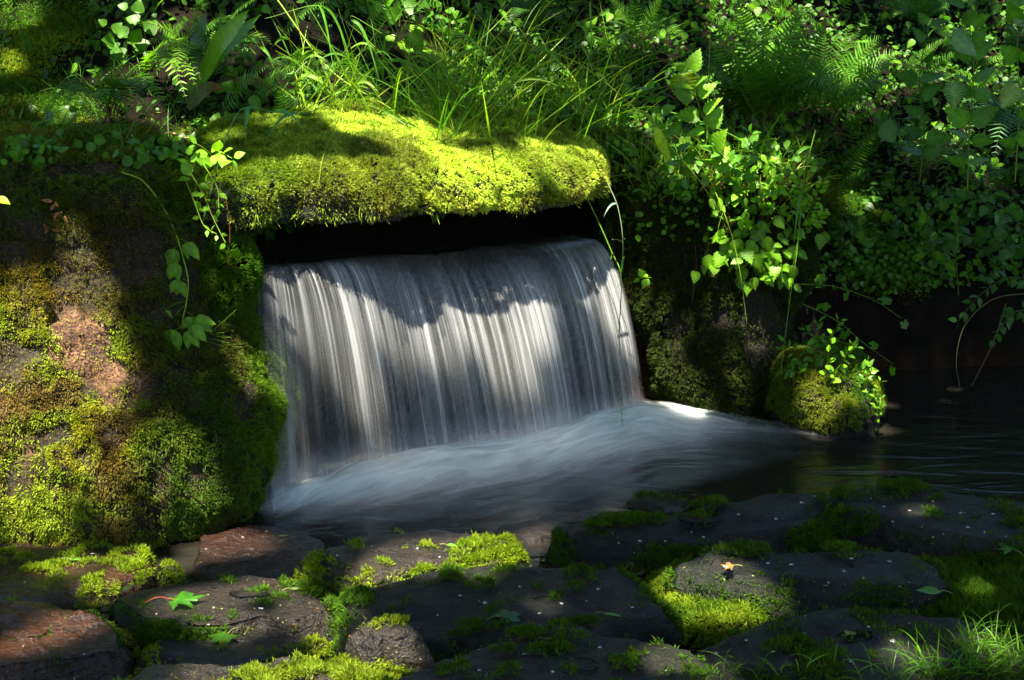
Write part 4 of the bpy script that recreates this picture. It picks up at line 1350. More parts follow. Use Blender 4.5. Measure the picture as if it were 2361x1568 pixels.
def near_moss(name, label, boxes, n, seed, colf, L=0.014):
    """Moss on the earth bank itself, inside picture blobs."""
    rng = np.random.default_rng(seed)
    PP, NN = [], []
    for i in range(n):
        cx, cy, rx, ry = boxes[rng.integers(len(boxes))]
        u, v = rng.normal(size=2) * 0.45
        h, nn_ = hit(cx + u * rx, cy + v * ry)
        PP.append(h); NN.append(nn_)
    P, N = np.array(PP), np.array(NN)
    P = np.repeat(P, 5, 0) + rng.normal(size=(len(P) * 5, 3)) * 0.006
    N = np.repeat(N, 5, 0)
    D = nrm(N + rng.normal(size=P.shape) * 0.7 + [0, 0, -0.2])
    k = rng.uniform(0.6, 1.3, len(P))
    V, F = blades(P + N * 0.004, D, L * k, 0.0036 * k, -L * k * 0.2, rng)
    C = np.repeat(colf(P) * rng.uniform(0.6, 1.5, (len(P), 1)), 4, 0)
    return kind(mesh_obj(name, V, F, M['moss'], None, C, None, False), "stuff", label, "moss")


near_moss("bank_moss", "golden moss on the earth bank of the top left and around the slab's ends", [(60, 80, 120, 120), (150, 60, 100, 60), (40, 200, 90, 120), (200, 330, 200, 40), (120, 260, 120, 60), (470, 320, 60, 50), (440, 380, 50, 60)], 9000, 460,
          lambda P: moss_color(P, 461, 0.9, 0.35, 0.4))
near_moss("shaded_moss", "green and olive moss on the dark bank right of the mossy rock", [(1960, 450, 70, 120), (1990, 500, 40, 60), (1900, 420, 50, 60), (2050, 620, 120, 60), (1450, 470, 60, 100), (1420, 600, 40, 120)], 7000, 465,
          lambda P: moss_color(P, 466, 0.7, 0.3, 0.7))

rng = np.random.default_rng(470)
PP = []
for i in range(30000):
    h, nn_ = hit(rng.uniform(-150, 2500), rng.uniform(1180, 1700))
    if -0.005 < h[2] < 0.075 and abs(nn_[2]) > 0.5 and abs(h[2] - float(ground_z(np.array([h[0]]), np.array([h[1]]))[0])) < 0.012 and h[1] < 3.25:
        PP.append(h)
P = np.array(PP); P = P[fbm(P * 10, 3, 7) > 0.47]
P = np.repeat(P, 5, 0) + rng.normal(size=(len(P) * 5, 3)) * [0.006, 0.006, 0.002]
D = nrm(rng.normal(size=P.shape) * 0.6 + UP)
k = rng.uniform(0.5, 1.3, len(P))
V_, F_ = blades(P, D, 0.011 * k, 0.0026 * k, -0.003 * k, rng)
C_ = np.repeat(YG(P) * 0.8 * rng.uniform(0.5, 1.4, (len(P), 1)), 4, 0)
kind(mesh_obj("seam_moss", V_, F_, M['moss'], None, C_, None, False), "stuff", "low moss filling the seams between the near stones", "moss")
a = Acc()
ICO = [(0, 0, 1), (0.9, 0, 0.3), (0.28, 0.85, 0.3), (-0.72, 0.53, 0.3), (-0.72, -0.53, 0.3), (0.28, -0.85, 0.3), (0.72, 0.53, -0.4), (-0.28, 0.85, -0.4), (-0.9, 0, -0.4), (-0.28, -0.85, -0.4), (0.72, -0.53, -0.4)]
ICF = [(0, 1, 2), (0, 2, 3), (0, 3, 4), (0, 4, 5), (0, 5, 1), (1, 6, 2), (2, 6, 7), (2, 7, 3), (3, 7, 8), (3, 8, 4), (4, 8, 9), (4, 9, 5), (5, 9, 10), (5, 10, 1), (1, 10, 6)]
for h in PP[::9]:
    s_ = rng.uniform(0.004, 0.016)
    a.add(np.array(ICO) * s_ * [1.3, 1, 0.6] * rng.uniform(0.8, 1.2, (11, 3)) + h, ICF, np.array([1.6, 1.3, 1.0]) * rng.uniform(0.5, 1.6))
kind(a.build("gravel", M['wetrock'], None, True), "stuff", "small wet gravel lying between the near stones", "gravel")


# ------------------------------------------------------------------ grass
def grass_blades(roots, Lr, wr, colf, seed, spread=0.5, lean=(0, -0.15, 0), droop=(0.2, 0.9)):
    rng = np.random.default_rng(seed)
    n = len(roots); m = 9
    L = rng.uniform(*Lr, n); wd = rng.uniform(*wr, n)
    d = nrm(rng.normal(size=(n, 3)) * spread * [1, 1, 0] + np.array(lean) + UP)
    hz = nrm(d * [1, 1, 0] + rng.normal(size=(n, 3)) * [0.2, 0.2, 0])
    dr = rng.uniform(*droop, n)
    t = np.linspace(0, 1, m)
    P = roots[:, None] + d[:, None] * (L[:, None] * t)[..., None] + (hz[:, None] * 0.35 - UP * 0.55) * (dr[:, None] * L[:, None] * t ** 2.4)[..., None]
    tg = nrm(np.gradient(P, axis=1))
    f = nrm(rng.normal(size=(n, 3)) + nrm(CAM - roots))
    s = nrm(np.cross(tg, f[:, None])); u = np.cross(s, tg)
    ww = (wd[:, None] * (np.minimum(1, 0.6 + t * 2) * (1 - t ** 2.5) + 0.02))[..., None]
    V = np.stack([P, P + s * ww / 2 + u * ww * 0.2, P - s * ww / 2 + u * ww * 0.2], 2).reshape(-1, 3)
    i = np.arange(m - 1) * 3
    f1 = np.concatenate([np.stack([i, i + 3, i + 4], -1), np.stack([i, i + 4, i + 1], -1), np.stack([i, i + 5, i + 3], -1), np.stack([i, i + 2, i + 5], -1)])
    F = (np.arange(n)[:, None, None] * 3 * m + f1[None]).reshape(-1, 3)
    C = np.repeat(colf(roots) * rng.uniform(0.65, 1.45, (n, 1)), 3 * m, 0)
    return V, F, C


def roots_px(box, n, seed, gauss=False):
    rng = np.random.default_rng(seed)
    out = []
    for _ in range(n):
        out.append(hit(rng.uniform(box[0], box[2]), rng.uniform(box[1], box[3]))[0])
    return np.array(out)


gcol = mixc(G1 * 1.2, GY_ * 0.8, 21, 9)
R = np.concatenate([roots_px((620, 235, 1100, 290), 110, 1), roots_px((1000, 260, 1420, 350), 300, 2), roots_px((1000, 120, 1500, 260), 260, 3)])
a = Acc(); a.add(*grass_blades(R, (0.15, 0.45), (0.003, 0.0065), gcol, 4, 0.75, (0, -0.2, 0), (0.05, 0.55)))
R = roots_px((1380, 330, 1900, 480), 520, 5)
a.add(*grass_blades(R, (0.08, 0.24), (0.003, 0.007), gcol, 6))
R = roots_px((60, 150, 420, 360), 120, 7)
a.add(*grass_blades(R, (0.08, 0.2), (0.002, 0.005), mixc(G3, G1, 8), 8))
kind(a.build("grass", M['leaf'], None, False), "stuff", "loose green grass growing on the bank behind the slab and on the rock's top", "grass")
a = Acc()
R = np.concatenate([roots_px((2050, 1520, 2361, 1575), 130, 9), roots_px((2200, 1450, 2420, 1540), 130, 10), roots_px((1660, 1545, 2050, 1590), 40, 11)])
a.add(*grass_blades(R, (0.03, 0.10), (0.0016, 0.0034), mixc(G1, G2 * 0.8, 31, 9), 12, 0.55))
kind(a.build("bank_grass", M['leaf'], None, False), "stuff", "fresh short grass in the bottom right corner of the near bank", "grass")


def panicle(acc, pts, n, sz, col, spread=0.03):
    t = np.linspace(0, 1, n)
    for i in range(n):
        k = t[i] * (len(pts) - 1); j = min(int(k), len(pts) - 2)
        p_ = lerp(pts[j], pts[j + 1], k - j)
        e = p_ + RNG.normal(size=3) * spread * (1 - 0.6 * t[i]) + [0, 0, -spread * 0.3]
        acc.add(*tube(np.array([p_, (p_ + e) / 2 + [0, 0, spread * 0.15], e]), 0.0004, 3), col * 0.7)
        place(acc, T_LANCE, e, RNG.normal(size=3) * 0.4 + [0, 0, -0.5], RNG.normal(size=3), sz, col, 1.6)


def stalk(label, px, Y0, Y1, r=0.0014, col=GY_, leaves=(), seed_head=None, name="grass_stalk", group=None):
    n = len(px)
    pts = np.array([at(x, y, lerp(Y0, Y1, i / (n - 1))) for i, (x, y) in enumerate(px)])
    c = spline(pts, 36)
    r = r * 1.5
    t = thing(name, label, "grass", c[0], group)
    a = Acc()
    a.add(*tube(c, np.linspace(r, r * 0.45, len(c)), 5), col)
    a.build("stem", M['stem'], t)
    for (s_, tx, ty, wd) in leaves:
        k = int(s_ * 35)
        A = c[k]; B = at(tx, ty, A[1] - 0.03)
        b = Acc()
        L = np.linalg.norm(B - A)
        tt = np.linspace(0, 1, 10)
        ribbon(b, curve(A, B, L * 0.22, 10), 1.5 * wd * np.minimum(1, 0.5 + 2 * tt) * (1 - tt ** 2) + 0.0003, col * [0.75, 1.0, 1.5])
        b.build("blade", M['leaf'], t)
    if seed_head:
        s0, k_, sz, sp = seed_head
        b = Acc()
        panicle(b, c[int(s0 * 35):], k_, sz, np.array([0.16, 0.20, 0.09]), sp)
        b.build("seed_head", M['leaf'], t, False)
    return t


stalk("long arching stalk running from the top left over the slab's back down to the right", [(640, 0), (760, 160), (900, 250), (1000, 330)], 4.35, 4.0, 0.0016, GY_, [(0.3, 690, 90, 0.009), (0.7, 860, 290, 0.008)])
stalk("straight pale stalk crossing from upper left towards the slab's middle", [(720, 270), (800, 160), (880, 60), (930, -20)], 4.3, 4.5, 0.0015, GY_, [(0.4, 860, 200, 0.008)])
stalk("long stalk arching right and down past the slab's right end, ending in a bright blade", [(960, 280), (1150, 110), (1300, 130), (1420, 210), (1500, 290), (1600, 400), (1680, 520)], 4.45, 3.95, 0.0016, GY_, [(0.62, 1541, 362, 0.010), (0.45, 1400, 190, 0.010), (0.3, 1210, 130, 0.007)])
stalk("stalk hanging over the falls' right edge with a nodding seed head above the foam", [(1290, 340), (1360, 470), (1410, 580), (1432, 640), (1428, 780), (1432, 900), (1436, 1045)], 4.25, 4.05, 0.0013, G2, [(0.35, 1408, 600, 0.007), (0.55, 1426, 770, 0.007), (0.5, 1440, 590, 0.006)], (0.78, 34, 0.006, 0.022))
stalk("thin stalk beside the hanging one, dropping straight from the grass", [(1400, 420), (1425, 480), (1436, 560), (1430, 660)], 4.1, 4.08, 0.0012, np.array([0.2, 0.28, 0.12]), [(0.3, 1392, 500, 0.006)], (0.6, 14, 0.005, 0.02))
stalk("upright thin stalk crossing the ferns top to bottom at the right of centre", [(1630, 320), (1634, 180), (1638, 60), (1642, -20)], 4.4, 4.3, 0.0012, G2 * 1.2)
stalk("slanting stalk trailing over the mossy rock with a tiny seed spray", [(1640, 420), (1680, 520), (1705, 620), (1722, 745)], 4.25, 4.15, 0.0012, GY_, [(0.25, 1650, 560, 0.007)], (0.75, 16, 0.004, 0.012))
stalk("stalk hanging down the mossy rock's right edge to the little boulder", [(1880, 300), (1852, 420), (1840, 560), (1820, 700), (1800, 860)], 4.35, 4.1, 0.0014, G2, [(0.3, 1830, 560, 0.009), (0.5, 1815, 720, 0.009), (0.1, 1800, 420, 0.009)])
stalk("zigzag flowering stalk over the slab's left end with a drooping blade", [(470, 500), (500, 390), (520, 320), (560, 250), (630, 258), (700, 262), (760, 240)], 3.40, 3.75, 0.0015, np.array([0.10, 0.24, 0.06]), [(0.55, 565, 310, 0.010), (0.8, 610, 330, 0.007), (0.7, 700, 300, 0.006)])
stalk("bent stalk lying low over the slab's top with dangling fine seeds", [(760, 220), (700, 255), (640, 290), (560, 340), (500, 400)], 4.1, 3.55, 0.0010, GY_ * 0.8, [], (0.7, 12, 0.004, 0.015))
stalk("stalk with fine dangling seeds hanging over the slab's front left of the middle", [(790, 250), (770, 300), (745, 360), (735, 420)], 3.9, 3.5, 0.0009, GY_, [], (0.4, 20, 0.004, 0.012))
stalk("tall stalk leaning left behind the slab's centre", [(1020, 300), (960, 180), (920, 90), (860, 10)], 4.5, 4.7, 0.0014, GY_, [(0.4, 900, 180, 0.009), (0.7, 960, 60, 0.008)])
stalk("crossing stalk leaning right behind the slab's centre", [(900, 290), (1000, 190), (1110, 90), (1180, 20)], 4.5, 4.7, 0.0014, GY_, [(0.5, 1050, 200, 0.008)])
stalk("low stalk bridging leftwards from the grass to the ferns at the top", [(1110, 250), (1200, 180), (1310, 110), (1420, 40), (1500, 0)], 4.4, 4.6, 0.0013, G2 * 1.2, [(0.6, 1330, 60, 0.008)])
stalk("nearly horizontal stalk reaching right from the grass towards the ferns", [(1180, 300), (1300, 268), (1420, 250), (1560, 262), (1720, 330), (1800, 420)], 4.45, 4.2, 0.0012, G2 * 1.2, [(0.4, 1380, 300, 0.008), (0.7, 1600, 300, 0.008)])
stalk("stalk with a wide curling blade at the slab's left back edge", [(700, 300), (690, 220), (700, 120), (676, 20)], 4.2, 4.3, 0.0014, GY_, [(0.35, 690, 260, 0.012), (0.5, 780, 250, 0.011), (0.2, 760, 270, 0.010)])
stalk("stalk with brown-tipped blade standing on the slab's back edge", [(1000, 320), (1003, 230), (1010, 130), (1040, 40)], 4.4, 4.45, 0.0013, GY_, [(0.3, 1010, 200, 0.010), (0.5, 960, 160, 0.009)])
# a thicket of further stalks, each standing on its own
MORE = [(740, 260, 640, 60), (780, 270, 850, 40), (830, 275, 780, 20), (860, 280, 990, 110), (930, 290, 1010, 60), (980, 300, 880, 130), (1040, 300, 1110, 120), (1080, 310, 1010, 90), (1130, 310, 1220, 150), (1180, 320, 1130, 160), (1240, 330, 1320, 170), (810, 270, 690, 150)]
for i, (x0, y0, x1, y1) in enumerate(MORE):
    Y0 = hit(x0, y0)[0][1]
    Y0 = min(Y0, 4.9)
    mx, my = (x0 + x1) / 2 + RNG.normal() * 14, (y0 + y1) / 2 - 12
    stalk("slender green stalk rising out of the tangle behind the slab", [(x0, y0), (mx, my), (x1, y1)], Y0, Y0 + RNG.uniform(-0.15, 0.15), 0.0012, GY_ * RNG.uniform(0.7, 1.2), [(0.3, x0 + RNG.normal() * 40, y0 - 60, 0.007), (0.6, mx + RNG.normal() * 50, my - 20, 0.007)],
          None, "grass_stalk", "stalks in the tangle behind the slab")

srng = np.random.default_rng(91)
for i in range(34):
    x0, y0 = srng.uniform(640, 1420), 0
    y0 = 250 + (x0 - 640) * 0.12 + srng.uniform(-30, 20)
    Y0 = min(hit(x0, y0)[0][1], 4.8)
    ln = srng.uniform(140, 330); an = srng.uniform(-0.95, 1.0)
    x1, y1 = x0 + math.sin(an) * ln, y0 - math.cos(an) * ln
    mx, my = (x0 + x1) / 2, (y0 + y1) / 2 - abs(math.sin(an)) * 30
    pts = [(x0, y0), (mx, my), (x1, y1)]
    if i % 3 == 0:
        sg = 1 if srng.random() < 0.7 else -1
        pts.append((x1 + sg * srng.uniform(60, 150), y1 + srng.uniform(0, 90)))
    lv = [(srng.uniform(0.15, 0.8), mx + srng.normal() * 60, my + srng.uniform(-40, 60), srng.uniform(0.005, 0.009)) for _ in range(2)]
    stalk("slender green stalk rising out of the tangle behind the slab", pts, Y0, Y0 - srng.uniform(0.0, 0.3), 0.0010, (GY_ if i % 2 else G2) * srng.uniform(0.7, 1.2), lv, None, "grass_stalk", "stalks in the tangle behind the slab")

# ------------------------------------------------------------------ leafy plants: stems are one part, foliage another
def leafy(label, stems, Y, tm, size, col, nl=8, cat="plant", name="leafy_plant", r=0.0016, opp=False, top=0.6, dY=-0.1, mat='leaf', faceup=0.6, ws=1.0, jit=0.35, scol=None):
    """stems: lists of picture points; Y: depth of the root."""
    if Y is None:
        Y = hit(*stems[0][0])[0][1]
    A0 = at(*stems[0][0], Y)
    t = thing(name, label, cat, A0)
    la = Acc()
    for st in stems:
        sa = Acc()
        n = len(st)
        c = spline(np.array([at(x, y, Y + dY * i / (n - 1)) for i, (x, y) in enumerate(st)]), 26)
        sa.add(*tube(c, np.linspace(r, r * 0.5, len(c)), 5), scol if scol is not None else col * [1.4, 1.0, 0.8])
        sa.build("stem", M['stem'], t)
        tg = nrm(np.gradient(c, axis=0))
        for i in range(nl):
            s_ = 0.18 + 0.82 * i / max(nl - 1, 1)
            k = min(int(s_ * 25), 25)
            for sg in ((1, -1) if opp else ((1,) if i % 2 else (-1,))):
                side = nrm(np.cross(tg[k], nrm(CAM - c[k]) + RNG.normal(size=3) * 0.5)) * sg
                fw = nrm(side + tg[k] * (0.45 + 0.6 * s_) + RNG.normal(size=3) * 0.25)
                up = nrm(UP * faceup + nrm(CAM - c[k]) * 0.6 + RNG.normal(size=3) * jit)
                sz = size * (1 - (1 - top) * s_) * RNG.uniform(0.75, 1.2)
                place(la, tm, c[k] + fw * size * 0.12, fw, up, sz, col * RNG.uniform(0.75, 1.3), ws)
    la.build("foliage", M[mat], t, True)
    return t


def single(label, px, py, Y, tm, size, fwd, up, col, stem=None, name="broad_leaf", ws=1.0):
    """One conspicuous leaf on its own stalk."""
    P = at(px, py, Y)
    t = thing(name, label, "leaf", P)
    a = Acc(); place(a, tm, P, fwd, up, size, col, ws); a.build("blade", M['leaf'], t)
    if stem:
        E = at(stem[0], stem[1], Y + 0.12)
        b = Acc(); b.add(*tube(curve(P, E, 0.01, 8), 0.0012, 4), G1 * 1.4); b.build("stem", M['stem'], t)
    return t


CF = lambda P=None: np.array([0, -1, 0.5])
leafy("brightest leafy sprig on the small round boulder, leaning over the dark water", [[(1960, 920), (1990, 890), (2010, 850), (2000, 830)], [(1980, 930), (2015, 920), (2030, 880)], [(1970, 960), (2010, 950), (2025, 930)], [(2010, 1000), (2020, 960), (2035, 920)]], 4.15, T_OV, 0.030, G2 * 1.2, 7, opp=True)
leafy("upright leafy shrublet on the left of the small round boulder", [[(1870, 900), (1850, 840), (1810, 790)], [(1880, 900), (1880, 820), (1885, 745)], [(1890, 890), (1910, 800), (1935, 740)], [(1900, 890), (1930, 840), (1975, 800)], [(1860, 890), (1840, 860), (1800, 850)], [(1895, 880), (1900, 800), (1860, 760)], [(1905, 890), (1950, 870), (2000, 850)]], 4.22, T_LANCE, 0.048, G1 * 1.1, 8, opp=True, ws=1.5)
leafy("sprig with round bright leaves above the small boulder's middle", [[(1900, 880), (1910, 820), (1920, 770)], [(1905, 880), (1945, 830), (1960, 790)], [(1910, 890), (1925, 870), (1915, 850)]], 4.12, T_RND, 0.030, G2 * 1.1, 5, ws=0.9)
leafy("bright bush of pointed leaves on top of the mossy rock's right corner", [[(1830, 520), (1820, 450), (1800, 390)], [(1840, 520), (1850, 440), (1870, 380)], [(1835, 510), (1845, 430), (1830, 365)], [(1850, 520), (1875, 470), (1895, 420)], [(1825, 530), (1790, 480), (1770, 430)], [(1850, 530), (1880, 510), (1900, 480)]], 4.32, T_OV, 0.040, G2, 8, opp=True)
leafy("trifoliate sprig glowing green against the dark rock beside the falls", [[(1500, 640), (1488, 640), (1478, 642)]], 4.1, T_OV, 0.040, G2 * 1.2, 3, opp=True, ws=1.4, dY=-0.03)
leafy("tall nettle-like plant with big pale leaves standing at the right", [[(2230, 460), (2235, 300), (2245, 150), (2230, 20)]], 4.75, T_TOOTH, 0.10, G1 * 1.4, 9, opp=True, r=0.003, top=0.8)
leafy("nettle-like plant rising left of the tall one, shaded leaves", [[(2120, 420), (2130, 300), (2120, 180), (2140, 60)]], 5.0, T_TOOTH, 0.09, G3 * 1.8, 8, opp=True, r=0.003, top=0.8)
leafy("nettle-like plant with a bright top leaf at the right edge", [[(2340, 420), (2350, 250), (2345, 100), (2355, 20)]], 4.7, T_TOOTH, 0.09, G1 * 1.5, 7, opp=True, r=0.003, top=0.8)
leafy("broad-leaved plant standing in front of the backlit fern's left side", [[(1650, 430), (1640, 330), (1610, 240), (1590, 170)]], 4.25, T_TOOTH, 0.085, G2, 7, opp=True, r=0.0025, top=0.8)
leafy("leafy stem leaning left of the broad-leaved plant", [[(1590, 420), (1560, 340), (1530, 270), (1500, 210)]], 4.3, T_TOOTH, 0.065, G1 * 1.3, 7, opp=True, r=0.002)
leafy("leafy stem rising from the rock's top below the backlit fern", [[(1720, 440), (1715, 380), (1730, 310)], [(1700, 440), (1680, 380), (1650, 340)]], 4.3, T_TOOTH, 0.06, G1 * 1.3, 7, opp=True, r=0.002)
leafy("dark shrub reaching in at the right edge over the hollow, upper branch", [[(2420, 560), (2330, 500), (2250, 460), (2180, 450)], [(2420, 600), (2320, 560), (2240, 540), (2180, 560)]], 4.6, T_TOOTH, 0.065, G3 * 1.2, 9, opp=True, r=0.002)
leafy("dark shrub reaching in at the right edge, lower branch near the water", [[(2420, 660), (2330, 640), (2260, 680), (2210, 740)], [(2420, 720), (2340, 720), (2290, 780)]], 4.5, T_OV, 0.05, G3 * 1.1, 9, opp=True, r=0.002)
leafy("upright dark sprig with whorled leaves below the right ferns", [[(2210, 680), (2205, 600), (2200, 540), (2215, 450)]], 4.75, T_OV, 0.05, G1 * 0.9, 9, opp=True, r=0.002)
leafy("geum stem with lobed leaves arching out over the dark hollow", [[(1845, 655), (1920, 660), (2010, 690), (2080, 735)]], 4.2, T_LOBE_S, 0.055, G1, 4, r=0.0016, dY=-0.05)
leafy("lower geum stem with lobed leaves reaching towards the dark water", [[(1850, 700), (1930, 740), (1990, 790), (2060, 840)]], 4.2, T_LOBE_S, 0.055, G1, 4, r=0.0016, dY=-0.05)
leafy("young maple-leaved plant at the far left above the boulder", [[(60, 400), (70, 330), (40, 280)], [(80, 400), (110, 330), (100, 290)], [(100, 400), (150, 340), (170, 320)]], 3.75, T_LOBE_S, 0.06, G1 * 1.2, 6, r=0.0015)
leafy("small plant with toothed leaves at the boulder's top edge, left", [[(190, 390), (200, 340), (230, 300)], [(150, 390), (130, 350), (100, 320)], [(220, 390), (260, 350), (280, 330)]], 3.7, T_TOOTH, 0.05, G1 * 1.1, 6)
leafy("broad green leaves in the shade of the top left", [[(300, 150), (270, 100), (250, 60)], [(320, 150), (300, 90), (290, 70)], [(340, 150), (330, 60), (300, 20)]], 4.3, T_HEART, 0.06, G1 * 0.9, 5)
leafy("light green leaves in the sun on the slab's left end", [[(500, 400), (480, 350), (420, 315)], [(495, 400), (500, 350), (535, 365)], [(440, 420), (440, 390), (430, 360)]], 3.38, T_OV, 0.045, G2 * 1.3, 4, opp=True, ws=1.2)
leafy("trailing sprig with roundish leaves between boulder and slab", [[(440, 400), (470, 450), (490, 500), (520, 560)], [(430, 420), (450, 470), (470, 520), (500, 540)], [(470, 380), (500, 430), (505, 480)]], 3.30, T_OV, 0.030, G2, 8)
leafy("large round-leaved plant glowing behind the grass, top centre", [[(940, 170), (930, 130), (915, 95)], [(950, 170), (960, 130), (970, 90)]], 4.9, T_HEART, 0.085, G2, 3, dY=0)
leafy("round-leaved plant at the top edge left of centre", [[(900, 60), (880, 20), (860, -10)], [(920, 60), (930, 20), (980, 0)], [(840, 70), (850, 30), (830, 0)]], 5.0, T_HEART, 0.07, G1 * 1.2, 4, dY=0)
# the vine over the big boulder
vpx = [(290, 403), (340, 425), (385, 485), (412, 540), (428, 590), (442, 650), (438, 700), (430, 745), (452, 757), (500, 755)]
vp = [hit(x, y)[0] + [0, -0.035, 0.01] for x, y in vpx]
c = spline(vp, 60)
vine = thing("vine", "light green vine hanging down the big boulder with palmate leaves at its lower end", "vine", vp[0])
a = Acc(); a.add(*tube(c, np.linspace(0.0028, 0.0010, 60), 6), GY_); a.build("stem", M['stem'], vine)
a = Acc()
for (k, dx, dy, n_) in [(27, -14, 25, 2), (33, -18, -5, 3), (39, -50, 35, 5), (42, 25, 30, 5), (40, -28, 60, 3), (46, 25, 8, 2), (50, -28, 15, 3), (24, -12, 8, 2), (22, 22, 6, 2), (48, 12, 20, 2)]:
    A = c[k]
    B = A + np.array([dx, 0, -dy * 0.5]) / FP * 3.1 + [0, -0.01, 0]
    a.add(*tube(np.array([A, (A + B) / 2 + [0, 0, 0.004], B]), 0.001, 4), G2)
    for j in range(n_):
        an = (j - (n_ - 1) / 2) * 0.6
        fw = np.array([math.sin(an) + dx / 60.0, -0.15, -math.cos(an) * 0.9])
        place(a, T_LANCE, B, fw, np.array([0.1, -1, 0.5]), 0.052 * RNG.uniform(0.8, 1.15), G2 * RNG.uniform(0.8, 1.15), 1.7)
for j in range(7):
    e0 = c[52 + j]
    q = spline([e0, e0 + [0.02 * RNG.normal(), -0.02, -0.02], e0 + [0.05 + 0.03 * RNG.random(), -0.02, 0.03 * RNG.normal()]], 12)
    a.add(*tube(q, 0.0007, 3), G2)
a.build("foliage", M['leaf'], vine)

# leaves crowding over the mossy rock
def cluster(label, blobs, n, tm, size, colf, seed, lift=(0.02, 0.12), name="leafy_plant", cat="plant"):
    rng = np.random.default_rng(seed)
    PP, NN = [], []
    for i in range(n):
        cx, cy, rx, ry = blobs[rng.integers(len(blobs))]
        th, r_ = rng.uniform(0, 6.283), math.sqrt(rng.random())
        h, nn_ = hit(cx + math.cos(th) * r_ * rx, cy + math.sin(th) * r_ * ry)
        if h[1] > 5.6: continue
        PP.append(h + nn_ * rng.uniform(*lift)); NN.append(nn_)
    P = np.array(PP); N = np.array(NN)
    t = thing(name, label, cat, P.mean(0) + [0, 0.05, -0.05])
    a = Acc()
    up = nrm(nrm(CAM - P) * 0.8 + UP * 0.7 + rng.normal(size=P.shape) * 0.35)
    fw = nrm(rng.normal(size=P.shape) * 0.7 + [0, -0.2, -0.8])
    place(a, tm, P, fw, up, size * rng.uniform(0.6, 1.3, len(P)), colf(P) * rng.uniform(0.7, 1.35, (len(P), 1)))
    for i in range(0, len(P), 2):
        a.add(*tube(np.array([P[i], P[i] + [0, 0.01, 0.012], P[i] - N[i] * 0.05 + [rng.normal() * 0.01, 0.02, 0.01]]), 0.0009, 3), G1)
    a.build("foliage", M['leaf'], t)
    return t


cluster("drooping mass of toothed heart-shaped leaves over the mossy rock's front", [(1740, 560, 110, 60), (1680, 580, 80, 50), (1780, 520, 90, 60), (1745, 620, 60, 35)], 150, T_TOOTH, 0.048, mixc(G1 * 1.3, G2, 3), 501)
cluster("tiny-leaved creeper spread on the mossy rock's left shoulder", [(1500, 460, 90, 60), (1560, 500, 90, 50), (1620, 450, 90, 60)], 240, T_RND, 0.020, mixc(G1, G1 * 1.3, 4), 503, (0.01, 0.06))
cluster("shelf of small round leaves hanging over the dark hollow on the right", [(2020, 600, 130, 45), (2100, 590, 100, 50), (1960, 580, 70, 50), (2060, 640, 120, 35)], 520, T_RND, 0.022, mixc(G3 * 1.4, G1, 5), 505, (0.01, 0.08))
cluster("green leafy tangle on the rock's crest below the broad-leaved plant", [(1480, 380, 100, 70), (1600, 420, 120, 60), (1700, 420, 120, 60), (1780, 400, 80, 50)], 420, T_OV, 0.036, mixc(G1, G2, 6), 507, (0.01, 0.13))
cluster("leaves fringing the bank above the dark hollow, right of the mossy rock", [(1930, 360, 80, 50), (2000, 380, 100, 50), (2100, 480, 100, 50), (2250, 500, 120, 60), (2300, 600, 80, 60)], 360, T_OV, 0.036, mixc(G3, G1, 7), 509, (0.01, 0.1))
cluster("small clover-like leaves at the foot of the left ferns on the boulder's crest", [(200, 355, 190, 25), (60, 370, 80, 20), (340, 360, 60, 25)], 150, T_RND, 0.028, mixc(G1, G1 * 1.4, 8), 511, (0.01, 0.05))
# big single leaves
single("largest heart-shaped leaf, pale and toothed, in the upper right", 2195, 85, 4.55, T_BIG, 0.115, np.array([0.9, -0.1, -0.45]), np.array([-0.1, -0.8, 0.7]), np.array([0.13, 0.27, 0.08]), (2200, 60))
single("pale toothed leaf hanging below the largest one in the upper right", 2195, 190, 4.55, T_BIG, 0.10, np.array([0.25, -0.2, -1]), np.array([0.2, -0.9, 0.5]), np.array([0.13, 0.26, 0.06]), (2180, 170))
single("sunlit toothed leaf at the right edge level with the hanging pale leaf", 2345, 200, 4.5, T_BIG, 0.09, np.array([-0.5, -0.2, -0.6]), np.array([0.0, -0.8, 0.7]), np.array([0.2, 0.3, 0.07]), (2361, 180))
single("whitish sunlit leaf at the very top of the right edge", 2335, 45, 4.6, T_BIG, 0.085, np.array([1, -0.1, -0.1]), np.array([0, -0.7, 0.8]), np.array([0.25, 0.32, 0.15]), (2330, 80))
single("glowing broad leaf hanging in front of the ferns right of centre", 1575, 170, 4.2, T_BIG, 0.105, np.array([0.15, -0.2, -1]), np.array([-0.1, -0.9, 0.5]), GY_ * 0.9, (1570, 160))
single("dark drooping heart-shaped leaf below the silvery fern", 2030, 285, 4.6, T_HEART, 0.09, np.array([0.7, -0.1, -0.7]), np.array([0, -0.9, 0.5]), G3 * 1.6, (2020, 270))
single("round glowing leaf behind the grass at the top centre", 945, 75, 4.8, T_BIG, 0.085, np.array([0.5, -0.1, -0.7]), np.array([0, -0.9, 0.4]), G2, (930, 60))
single("yellow-green leaf tip glowing at the far left edge above the boulder's face", -10, 455, 3.0, T_OV, 0.04, np.array([1, -0.3, -0.3]), np.array([0, -0.6, 0.9]), GY_ * 1.3)
single("bright blade-like leaf curving down in front of the mossy rock's crest", 1512, 290, 4.1, T_LANCE, 0.13, np.array([0.35, 0, -1]), np.array([-0.6, -0.8, 0.2]), GY_ * 1.3, (1500, 285))
